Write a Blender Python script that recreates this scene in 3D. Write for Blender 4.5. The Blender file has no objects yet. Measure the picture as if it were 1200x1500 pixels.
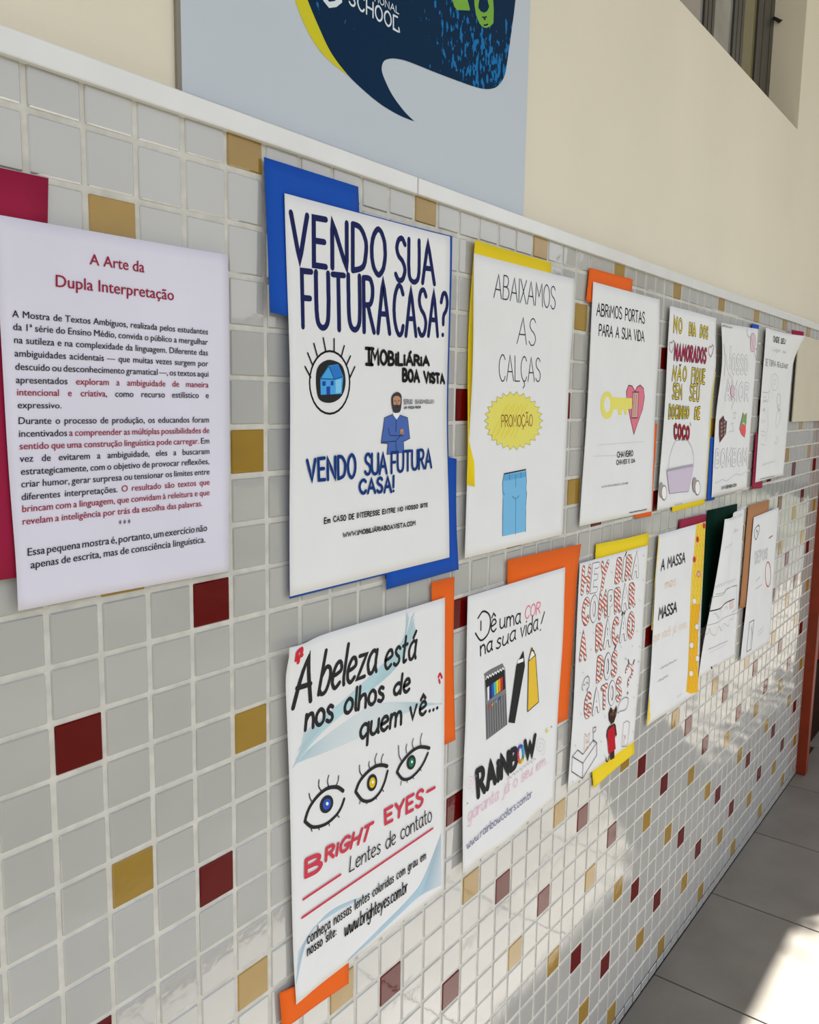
import bpy, bmesh, math, random, unicodedata
import numpy as np
from mathutils import Vector, Matrix
from mathutils.geometry import tessellate_polygon

# ---------------------------------------------------------------- units
# Everything on the wall is measured in tile pitches (P metres): c = along the wall,
# r = downwards from the top joint, d = distance out from the tile faces.
P = 0.0477
FLOOR_R = 33.57
def W(c, r, d=0.0):
    return Vector((c * P, -d * P, (FLOOR_R - r) * P))

scene = bpy.context.scene
col = scene.collection
rnd = random.Random(7)

# ---------------------------------------------------------------- camera
VIEW = Vector((0.78716098, 0.60198093, -0.13415124))
RIGHT = Vector((0.60911908, -0.79291617, 0.01605919))
DOWN = Vector((-0.09670336, -0.09435524, -0.99083074))
CAM = (-6.09874466, 5.38079458, 13.07290266)      # c, r, d
F_PX = 1216.43539
cam_data = bpy.data.cameras.new('camera')
cam = bpy.data.objects.new('camera', cam_data)
col.objects.link(cam)
scene.camera = cam
cam_data.sensor_width = 36.0
cam_data.lens = F_PX / 1500.0 * 36.0
cam_data.clip_start = 0.02
cam.matrix_world = Matrix((
    (RIGHT.x, -DOWN.x, -VIEW.x, 0), (RIGHT.y, -DOWN.y, -VIEW.y, 0),
    (RIGHT.z, -DOWN.z, -VIEW.z, 0), (0, 0, 0, 1)))
cam.location = W(*CAM)

# ---------------------------------------------------------------- sky, sun, exposure
world = bpy.data.worlds.new('sky')
scene.world = world
world.use_nodes = True
nt = world.node_tree
nt.nodes.clear()
wo = nt.nodes.new('ShaderNodeOutputWorld')
bg = nt.nodes.new('ShaderNodeBackground')
tc = nt.nodes.new('ShaderNodeTexCoord')
sep = nt.nodes.new('ShaderNodeSeparateXYZ')
rp = nt.nodes.new('ShaderNodeValToRGB')
rp.color_ramp.elements[0].position = 0.0
rp.color_ramp.elements[0].color = (1.0, 0.965, 0.93, 1)
rp.color_ramp.elements[1].position = 0.9
rp.color_ramp.elements[1].color = (0.55, 0.68, 0.95, 1)
nt.links.new(tc.outputs['Generated'], sep.inputs[0])
nt.links.new(sep.outputs['Z'], rp.inputs[0])
nt.links.new(rp.outputs[0], bg.inputs['Color'])
nt.links.new(bg.outputs[0], wo.inputs[0])
bg.inputs['Strength'].default_value = 1.8

SUN_DIR = Vector((0.79, -0.62, 1.49)).normalized()      # towards the sun
sun_data = bpy.data.lights.new('sun', 'SUN')
sun_data.energy = 27.0
sun_data.angle = math.radians(0.53)
sun_data.color = (1.0, 0.985, 0.95)
sun = bpy.data.objects.new('sun', sun_data)
col.objects.link(sun)
sun.rotation_euler = SUN_DIR.to_track_quat('Z', 'Y').to_euler()

scene.view_settings.view_transform = 'Standard'
scene.view_settings.look = 'None'
scene.view_settings.gamma = 1.0
scene.view_settings.use_curve_mapping = False
scene.view_settings.exposure = -0.08

# ---------------------------------------------------------------- measuring on the wall
VN = np.array([0.78716098, -0.60198093, 0.13415124]) # in (c, d, r) axes
RN = np.array([0.60911908, 0.79291617, -0.01605919])
DN = np.array([-0.09670336, 0.09435524, 0.99083074])
CN = np.array([CAM[0], CAM[2], CAM[1]])
def on_wall(x, y, d=0.0):
    """photo measurement -> (c, r) of the point lying d in front of the tiles"""
    ray = VN + RN * ((x - 600) / F_PX) + DN * ((y - 750) / F_PX)
    s = (d - CN[1]) / ray[1]
    q = CN + s * ray
    return float(q[0]), float(q[2])

# ---------------------------------------------------------------- materials
def lin(v):
    v = v / 255.0
    return v / 12.92 if v <= 0.04045 else ((v + 0.055) / 1.055) ** 2.4
def rgb(r, g, b, k=1.0):
    return (min(1, lin(r) * k), min(1, lin(g) * k), min(1, lin(b) * k), 1)
MATS = {}
def mat(name, color, rough=0.6, spec=0.4, noise=0.0, nscale=30.0, bump=0.0, bscale=20.0, vary=0.0, coat=0.0, metal=0.0):
    if name in MATS:
        return MATS[name]
    m = bpy.data.materials.new(name)
    m.use_nodes = True
    n = m.node_tree
    b = n.nodes['Principled BSDF']
    b.inputs['Base Color'].default_value = color
    b.inputs['Roughness'].default_value = rough
    b.inputs['Specular IOR Level'].default_value = spec
    b.inputs['Metallic'].default_value = metal
    b.inputs['Coat Weight'].default_value = coat
    b.inputs['Coat Roughness'].default_value = 0.03
    g = n.nodes.new('ShaderNodeNewGeometry')
    src = None
    if noise or vary:
        mix = n.nodes.new('ShaderNodeMix'); mix.data_type = 'RGBA'; mix.blend_type = 'MULTIPLY'
        mix.inputs[0].default_value = 1.0
        mix.inputs[6].default_value = color
        if noise:
            t = n.nodes.new('ShaderNodeTexNoise'); t.inputs['Scale'].default_value = nscale
            t.inputs['Detail'].default_value = 5
            n.links.new(g.outputs['Position'], t.inputs['Vector'])
            mr = n.nodes.new('ShaderNodeMapRange')
            mr.inputs[1].default_value = 0.3; mr.inputs[2].default_value = 0.7
            mr.inputs[3].default_value = 1 - noise; mr.inputs[4].default_value = 1 + noise * 0.4
            n.links.new(t.outputs[0], mr.inputs[0])
            src = mr.outputs[0]
        if vary:
            oi = n.nodes.new('ShaderNodeObjectInfo')
            mv = n.nodes.new('ShaderNodeMapRange')
            mv.inputs[3].default_value = 1 - vary; mv.inputs[4].default_value = 1
            n.links.new(oi.outputs['Random'], mv.inputs[0])
            if src is not None:
                mm = n.nodes.new('ShaderNodeMath'); mm.operation = 'MULTIPLY'
                n.links.new(src, mm.inputs[0]); n.links.new(mv.outputs[0], mm.inputs[1])
                src = mm.outputs[0]
            else:
                src = mv.outputs[0]
        n.links.new(src, mix.inputs[7])
        n.links.new(mix.outputs[2], b.inputs['Base Color'])
    if bump:
        t2 = n.nodes.new('ShaderNodeTexNoise'); t2.inputs['Scale'].default_value = bscale
        t2.inputs['Detail'].default_value = 3
        n.links.new(g.outputs['Position'], t2.inputs['Vector'])
        bp = n.nodes.new('ShaderNodeBump'); bp.inputs['Strength'].default_value = bump
        bp.inputs['Distance'].default_value = 0.002
        n.links.new(t2.outputs[0], bp.inputs['Height'])
        n.links.new(bp.outputs[0], b.inputs['Normal'])
        n.links.new(bp.outputs[0], b.inputs['Coat Normal'])
    MATS[name] = m
    return m

M_CREAM = mat('cream_paint', (0.74, 0.68, 0.545, 1), 0.75, 0.2, noise=0.05, nscale=3, bump=0.25, bscale=160)
M_GROUT = mat('grout', (0.63, 0.61, 0.545, 1), 0.85, 0.2, noise=0.15, nscale=60, bump=0.3, bscale=200)
M_GRIME = mat('dark_grout', (0.13, 0.12, 0.105, 1), 0.9, 0.1, noise=0.4, nscale=50)
M_WHITE_TILE = mat('white_glaze', (0.43, 0.425, 0.40, 1), 0.05, 0.95, noise=0.04, nscale=8, bump=0.16, bscale=26, vary=0.06)
M_GOLD_TILE = mat('ochre_glaze', (0.36, 0.215, 0.028, 1), 0.06, 0.5, noise=0.08, nscale=30, bump=0.2, bscale=30, vary=0.12)
M_RED_TILE = mat('dark_red_glaze', (0.115, 0.0005, 0.001, 1), 0.05, 0.22, bump=0.16, bscale=28, vary=0.15)
M_TRIM = mat('glazed_trim', (0.72, 0.72, 0.70, 1), 0.18, 0.5, noise=0.05, nscale=14, bump=0.15, bscale=60)
M_PAPER = mat('white_paper', (0.79, 0.79, 0.785, 1), 0.8, 0.15, noise=0.03, nscale=12, bump=0.35, bscale=26)
M_PAPER_SKYLIT = mat('white_paper_sky_tint', (0.71, 0.69, 0.785, 1), 0.8, 0.15, noise=0.05, nscale=9, bump=0.5, bscale=16)  # white sheet with bluish skylight mixed into the paper colour
M_BLUE = mat('blue_card', (0.003, 0.072, 0.42, 1), 0.7, 0.2)
M_ORANGE = mat('orange_card', (0.80, 0.125, 0.006, 1), 0.7, 0.2)
M_YELLOW = mat('yellow_card', (0.83, 0.62, 0.012, 1), 0.7, 0.2)
M_CRIMSON = mat('crimson_card', (0.30, 0.008, 0.045, 1), 0.7, 0.2)
M_GREEN = mat('dark_green_card', (0.001, 0.022, 0.013, 1), 0.85, 0.06)
M_BROWN = mat('brown_card', (0.42, 0.195, 0.085, 1), 0.75, 0.2)
M_FLOOR = mat('beige_floor_tile', (0.205, 0.185, 0.155, 1), 0.38, 0.4, noise=0.16, nscale=7, bump=0.1, bscale=60, vary=0.05)
M_FJOINT = mat('dark_floor_joint', (0.045, 0.03, 0.022, 1), 0.9, 0.1)
M_RED_PAINT = mat('red_brown_paint', (0.21, 0.022, 0.002, 1), 0.5, 0.3, noise=0.25, nscale=12)
M_DOOR = mat('deep_red_paint', (0.16, 0.006, 0.003, 1), 0.8, 0.1, noise=0.2, nscale=9)
M_GRANITE = mat('dark_brown_granite', (0.03, 0.014, 0.008, 1), 0.95, 0.03, noise=0.7, nscale=260)
M_ALU = mat('bronze_aluminium', (0.05, 0.046, 0.038, 1), 0.4, 0.5, metal=0.3)
M_PANEL = mat('pale_blue_print', (0.50, 0.55, 0.60, 1), 0.45, 0.35, noise=0.02, nscale=5)
M_GRASS = mat('lawn_green', (0.075, 0.075, 0.055, 1), 0.9, 0.1, noise=0.7, nscale=.9)
M_LEAF = mat('hedge_green', (0.05, 0.09, 0.02, 1), 0.6, 0.3, noise=0.4, nscale=9)
M_GREYWALL = mat('far_wall_paint', (0.42, 0.40, 0.36, 1), 0.8, 0.2, noise=0.1, nscale=2)

def ink(name, r, g, b, k=1.0):
    return mat('ink_' + name, rgb(r, g, b, k), 0.75, 0.15)

# ---------------------------------------------------------------- object helpers
def empty(name, loc, label=None, cat=None, group=None, kind=None):
    o = bpy.data.objects.new(name, None)
    o.location = loc
    o.empty_display_size = 0.05
    col.objects.link(o)
    props(o, label, cat, group, kind)
    return o
def props(o, label=None, cat=None, group=None, kind=None):
    if label: o['label'] = label
    if cat: o['category'] = cat
    if group: o['group'] = group
    if kind: o['kind'] = kind
    return o
def mesh_obj(name, verts, faces, m, parent=None, smooth=False, loc=None, label=None):
    """verts in world space"""
    me = bpy.data.meshes.new(name)
    off = Vector((0, 0, 0))
    if parent is not None:
        off = parent_world(parent)
    elif loc is not None:
        off = Vector(loc)
    me.from_pydata([tuple(Vector(v) - off) for v in verts], [], faces)
    me.materials.append(m)
    if smooth:
        me.shade_smooth()
    o = bpy.data.objects.new(name, me)
    col.objects.link(o)
    if parent is not None:
        o.parent = parent
    elif loc is not None:
        o.location = loc
    if label: o['label'] = label
    return o
def parent_world(p):
    v = Vector((0, 0, 0))
    while p is not None:
        v += p.location
        p = p.parent
    return v
def box(name, a, b, m, parent=None, bevel=0.0, label=None):
    """axis-aligned box between world corners a and b"""
    bm = bmesh.new()
    bmesh.ops.create_cube(bm, size=1.0)
    a = Vector(a); b = Vector(b)
    c = (a + b) / 2
    s = Vector((abs(b.x - a.x), abs(b.y - a.y), abs(b.z - a.z)))
    off = parent_world(parent) if parent is not None else c
    for v in bm.verts:
        v.co = Vector((v.co.x * s.x, v.co.y * s.y, v.co.z * s.z)) + c - off
    if bevel:
        bmesh.ops.bevel(bm, geom=list(bm.edges), offset=bevel, segments=2, affect='EDGES', profile=0.5)
    me = bpy.data.meshes.new(name)
    bm.to_mesh(me); bm.free()
    me.materials.append(m)
    o = bpy.data.objects.new(name, me)
    col.objects.link(o)
    if parent is not None: o.parent = parent
    else: o.location = c
    if label: o['label'] = label
    return o
def wbox(name, c0, c1, r0, r1, d0, d1, m, parent=None, bevel=0.0, label=None):
    return box(name, W(c0, r1, d0), W(c1, r0, d1), m, parent, bevel, label)

# ================================================================ THE SETTING
# ---- wall: tiled wainscot, cream wall above with a window opening
wall = empty('wall_left', W(30, FLOOR_R, 0), kind='structure')
props(wall, 'long school wall, mosaic tiled below and cream painted above')
C0, C1 = -14.0, 60.75
WB, WT = -0.02, -2.2          # upper cream wall front and back (d)
WIN_L, WIN_R, WIN_B, WIN_T = 20.0, 47.07, -10.31, -27.0
CEIL_R = FLOOR_R - 3.35 / P
wbox('grout_bed', C0, C1, 0.1, FLOOR_R, -2.0, -0.03, M_GROUT, wall)
wbox('cream_wall', C0, 60.8, WIN_B, 0.3, -5.0, WB, M_CREAM, wall)
wbox('cream_wall', C0, WIN_L, CEIL_R, WIN_B, -5.0, WB, M_CREAM, wall)
wbox('cream_wall', WIN_R, 110, CEIL_R, WIN_B, -5.0, WB, M_CREAM, wall)
wbox('cream_wall', WIN_L, WIN_R, CEIL_R, WIN_T, -5.0, WB, M_CREAM, wall)
wbox('grout_base', C0, C1, 32.96, FLOOR_R, -0.2, -0.025, M_GRIME, wall)

# tiles ------------------------------------------------------------
def tile_mesh(name, m, w=1.0, r0=0.0, r1=1.0, g=0.055):
    """one glazed tile with eased edges; local origin in the middle of the cell face"""
    hw = w / 2 - g; top = 0.5 - r0 - (g if r0 == 0 else 0); bot = 0.5 - r1 + (g if r1 == 1 else 0)
    def ring(i, y, cut):
        x = hw - i; t = top - i; b = bot + i
        return [(-x + cut, y, b), (x - cut, y, b), (x, y, b + cut), (x, y, t - cut),
                (x - cut, y, t), (-x + cut, y, t), (-x, y, t - cut), (-x, y, b + cut)]
    vs = ring(0.022, 0, 0.012) + ring(0, 0.022, 0.016) + ring(0, 0.11, 0.016)
    fs = [tuple(range(8))]
    for k in range(2):
        for j in range(8):
            a = k * 8 + j; b2 = k * 8 + (j + 1) % 8
            fs.append((a + 8, b2 + 8, b2, a))
    me = bpy.data.meshes.new(name)
    me.from_pydata([(x * P, y * P, z * P) for x, y, z in vs], [], fs)
    me.materials.append(m)
    return me
T_KIND = {(5, 0): 'gold_tile', (2, 2): 'gold_tile', (4, 3): 'red_tile', (1, 5): 'red_tile'}
T_MAT = {'white_tile': M_WHITE_TILE, 'gold_tile': M_GOLD_TILE, 'red_tile': M_RED_TILE}
def cut_of(r):
    if r == 0: return (0.30, 1.0)
    if r == 33: return (0.0, 0.50)
    return (0.0, 1.0)
TM = {}
for k, m in T_MAT.items():
    for r in (0, 1, 33):
        TM[(k, cut_of(r))] = tile_mesh(k, m, 1.0, *cut_of(r))
HIDE = []       # wall rectangles wholly covered by posters (filled below)
def project(c, r, d=0.0):
    q = np.array([c, d, r]) - CN
    z = q @ VN
    return 600 + F_PX * (q @ RN) / z, 750 + F_PX * (q @ DN) / z, z
def build_tiles(hidden):
    cells = []
    for c in range(-14, 61):
        for r in range(0, 34):
            k = T_KIND.get((c % 6, r % 6), 'white_tile') if r < 33 else 'white_tile'
            x, y, z = project(c + .5, r + .5)
            inside = -30 < x < 1230 and -30 < y < 1530 and z > 0
            if any(a <= c and c + 1 <= b and t <= r and r + 1 <= u for a, b, t, u in hidden):
                inside = False
            area = 0
            if inside:
                x0, y0, _ = project(c, r); x1, y1, _ = project(c + 1, r); x2, y2, _ = project(c, r + 1)
                area = abs((x1 - x0) * (y2 - y0) - (x2 - x0) * (y1 - y0))
            cells.append((area, c, r, k))
    cells.sort(reverse=True)
    cnt = {'white_tile': 0, 'gold_tile': 0, 'red_tile': 0}
    rest_v, rest_f = [], []
    base = parent_world(wall)
    for area, c, r, k in cells:
        tilt = Matrix.Rotation(math.radians(rnd.uniform(-.45, .45)), 4, 'X') @ Matrix.Rotation(math.radians(rnd.uniform(-.45, .45)), 4, 'Z')
        pos = W(c + .5 + rnd.uniform(-.012, .012), r + .5 + rnd.uniform(-.012, .012), rnd.uniform(-.004, .006))
        me = TM[(k, cut_of(r))]
        wcut = 1.0 if c < 60 else 0.72
        if cnt[k] < 300:
            cnt[k] += 1
            o = bpy.data.objects.new(k, me)
            o.parent = wall
            o.matrix_local = Matrix.Translation(pos - base) @ tilt @ Matrix.Diagonal((wcut, 1, 1, 1))
            if wcut < 1: o.location.x -= .14 * P
            col.objects.link(o)
        else:
            n = len(rest_v)
            mm = Matrix.Translation(pos - (Vector((.14 * P, 0, 0)) if wcut < 1 else Vector((0, 0, 0)))) @ tilt @ Matrix.Diagonal((wcut, 1, 1, 1))
            rest_v.extend([mm @ v.co for v in me.vertices])
            rest_f.extend([tuple(i + n for i in p.vertices) for p in me.polygons])
    o = mesh_obj('white_tiles', rest_v, rest_f, M_WHITE_TILE, wall)
    o['kind'] = 'stuff'

# ---- glazed capping strip above the tiles
cap = empty('trim_1', W(30, 0.36, 0), kind='structure')
props(cap, 'white glazed capping strip along the top of the tiles')
for a, b in ((-14, -9.0), (-9.0, 10.97), (10.97, 30.8), (30.8, 50.7), (50.7, 60.7)):
    wbox('cap_piece', a + .02, b - .02, -0.06, 0.34, -0.10, 0.13, M_TRIM, cap, bevel=0.0012)

# ---- floor
floor = empty('floor', W(30, FLOOR_R, 20), kind='structure')
props(floor, 'beige ceramic floor tiles with dark joints')
wbox('floor_bed', -60, 190, FLOOR_R + .1, FLOOR_R + 2.2, -70, 18.2, M_FJOINT, floor)
FT = 8.87
def floor_tile(c0, c1, d0, d1):
    wbox('floor_tile', c0 + .05, c1 - .05, FLOOR_R, FLOOR_R + .25, d0 + .05, d1 - .05, M_FLOOR, floor, bevel=0.0006)
for k in range(-8, 16):
    c0 = 31.69 + FT * k
    for j in range(0, 2):
        floor_tile(c0, c0 + FT, j * FT + (-.04 if j == 0 else .06), (j + 1) * FT + .06)
for k in range(3, 12):     # beyond the doorway
    for j in range(-4, 0):
        if 31.69 + FT * k > 60:
            floor_tile(31.69 + FT * k, 31.69 + FT * (k + 1), j * FT + .06, (j + 1) * FT + .06)

# ---- ceiling of the walkway, its column, garden and the wall beyond it
ceiling = wbox('ceiling', -90, 190, CEIL_R - 3, CEIL_R, -5, 33.9, M_CREAM)
props(ceiling, 'cream slab roof over the walkway', kind='structure')
colm = wbox('column', 64.5, 72.5, CEIL_R, FLOOR_R, 17.2, 23.0, M_CREAM, bevel=0.004)
props(colm, 'cream square column at the outer edge of the walkway', kind='structure')
added_kerb = wbox('added_kerb', -60, 190, FLOOR_R, FLOOR_R + 2.5, 18.2, 27.0, mat('added_kerb_grey', (0.10, 0.098, 0.088, 1), .9, .1, noise=.25, nscale=6), bevel=.003)  # added mid-tone strip, softens the outer edge of the sunlit floor's reflection
props(added_kerb, 'unseen grey strip added to grade the bright reflection in the tiles', kind='structure')
lawn = wbox('ground', -400, 900, FLOOR_R + .6, FLOOR_R + 3, 27.0, 900, M_GRASS)
props(lawn, 'dark lawn outside the walkway', kind='structure')
far = wbox('wall_back', -400, 900, FLOOR_R - 2.7 / P, FLOOR_R + .6, 230, 236, M_GREYWALL)
props(far, 'plain boundary wall across the garden', kind='structure')

end = wbox('added_wall_right', 330, 345, FLOOR_R - 4.2 / P, FLOOR_R + .6, 24, 236, M_GREYWALL)  # added out of view, keeps bright sky out of the right-hand tile reflections
props(end, 'plain wall added out of view to darken the tile reflections at right', kind='structure')

# ---- a leafy crown overhanging the eave outside, whose shade breaks up the sun on the floor
lv, lf = [], []
for i in range(900):
    c_ = rnd.uniform(96, 175); d_ = rnd.uniform(37, 52); z_ = 1.49 * (d_ - rnd.choice((rnd.gauss(5.5, 1.2), rnd.gauss(5.5, 1.2), rnd.uniform(4, 20)))) / .62
    ctr_ = W(c_, FLOOR_R - z_, d_)
    a_ = Vector((rnd.uniform(-1, 1), rnd.uniform(-1, 1), rnd.uniform(-1, 1))).normalized(); b_ = a_.orthogonal().normalized()
    s_ = rnd.uniform(.018, .05)
    n_ = len(lv)
    lv += [ctr_ - a_ * s_ * 1.6, ctr_ - b_ * s_ * .6, ctr_ + a_ * s_ * 1.6, ctr_ + b_ * s_ * .6]
    lf.append((n_, n_ + 1, n_ + 2, n_ + 3))
fol = mesh_obj('tree_foliage', lv, lf, M_LEAF)
props(fol, 'loose leaves of a tree outside the walkway', kind='stuff')

# ---- door at the far end
door = empty('door_1', W(65, FLOOR_R, 0), kind='structure')
props(door, 'red painted door with a heavy red brown frame')
JT = -9.5
wbox('door_jamb', 60.72, 61.6, JT, FLOOR_R - .02, -2.5, 0.68, M_RED_PAINT, door, bevel=0.002)
wbox('door_stop', 61.6, 62.1, JT, FLOOR_R - .02, -2.5, 0.25, M_RED_PAINT, door, bevel=0.002)
wbox('door_jamb', 80.0, 80.9, JT, FLOOR_R - .02, -2.5, 0.68, M_RED_PAINT, door, bevel=0.002)
wbox('door_head', 60.72, 80.9, JT - 1, JT, -2.5, 0.68, M_RED_PAINT, door, bevel=0.002)
wbox('door_leaf', 62.1, 80.0, JT, 26.6, -2.4, -0.6, M_DOOR, door, bevel=0.002)
wbox('kick_plate', 62.1, 80.0, 26.7, FLOOR_R - .05, -2.4, -0.45, M_GRANITE, door, bevel=0.001)
wbox('cream_wall', 80.85, 110, WIN_B, FLOOR_R, -5, WB, M_CREAM, wall)

# ---- window
win = empty('window_1', W(40, WIN_B, -1.7), kind='structure')
props(win, 'bronze aluminium sliding window set deep in the cream wall')
FD = -1.73
def wc(x, y=0):      # measured mullion edges at the frame depth
    return on_wall(x, y, FD)[0]
wbox('window_reveal', WIN_L - .1, WIN_R + .02, WIN_B - .001, WIN_B + .1, -5, -.03, M_CREAM, win)
M_GLASS = mat('dark_window_glass', (0.30, 0.275, 0.265, 1), 0.06, 0.9, bump=0.15, bscale=5)
M_GLASS2 = mat('pale_window_glass', (0.34, 0.34, 0.33, 1), 0.08, 0.9, noise=.5, nscale=4, bump=0.3, bscale=7)
M_GLASS3 = mat('olive_window_glass', (0.17, 0.15, 0.075, 1), 0.1, 0.5)
M_GAP_SHADE = mat('stile_shade_paint', (0.02, 0.018, 0.015, 1), .8)
for x0, x1 in ((990, 998), (1034, 1049), (1078, 1093), (1113, 1133)):
    a = wc(x0 + 0.0); b = wc(x1 + 0.0)
    if x1 > 1100: b = WIN_R + .3
    wbox('window_stile', a, b, WIN_T, WIN_B + .05, FD - .22, FD, M_ALU, win, bevel=0.001)
    for q_ in (.3, .7):
        m_ = a + (b - a) * q_
        wbox('groove_shade_strip', m_ - .03, m_ + .03, WIN_T, WIN_B + .05, FD - .02, FD + .012, M_GAP_SHADE, win)  # thin dark strips paint the shade of grooves on the stile
wbox('window_sill_rail', WIN_L, WIN_R, WIN_B - .9, WIN_B + .05, FD - .9, FD - .05, M_ALU, win, bevel=0.002)
wbox('window_head_rail', WIN_L, WIN_R, WIN_T, WIN_T + .9, FD - .9, FD - .05, M_ALU, win, bevel=0.002)
for x0, x1 in ((930, 992), (997, 1036), (1047, 1080), (1091, 1116)):
    wbox('window_pane', wc(x0), wc(x1), WIN_T + .5, WIN_B, FD - .2, FD - .12, {1047: M_GLASS2, 1091: M_GLASS3}.get(x0, M_GLASS), win)
wbox('window_pane', WIN_L, wc(930), WIN_T + .5, WIN_B, FD - .5, FD - .4, M_GLASS, win)
lt = wc(1136, 30)
lr = on_wall(1136, 30, FD)[1]
def tube(name, pts, rad, m, parent, n=8):
    vs, fs = [], []
    for i, p_ in enumerate(pts):
        p_ = Vector(p_)
        t = (Vector(pts[min(i + 1, len(pts) - 1)]) - Vector(pts[max(i - 1, 0)])).normalized()
        a = t.orthogonal().normalized(); b = t.cross(a)
        for j in range(n):
            th = 2 * math.pi * j / n
            vs.append(p_ + (a * math.cos(th) + b * math.sin(th)) * (rad if not isinstance(rad, (list, tuple)) else rad[i]))
    for i in range(len(pts) - 1):
        for j in range(n):
            fs.append((i * n + j, i * n + (j + 1) % n, (i + 1) * n + (j + 1) % n, (i + 1) * n + j))
    fs.append(tuple(range(n))[::-1]); fs.append(tuple(range((len(pts) - 1) * n, len(pts) * n)))
    return mesh_obj(name, vs, fs, m, parent, smooth=True)
tube('window_latch', [W(lt - .45, lr, FD), W(lt - .35, lr + .25, FD + .35), W(lt - .1, lr + .1, FD + .55), W(lt + .5, lr + .02, FD + .6), W(lt + .8, lr + .05, FD + .6)],
     [.004, .005, .006, .006, .003], M_ALU, win)

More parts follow.
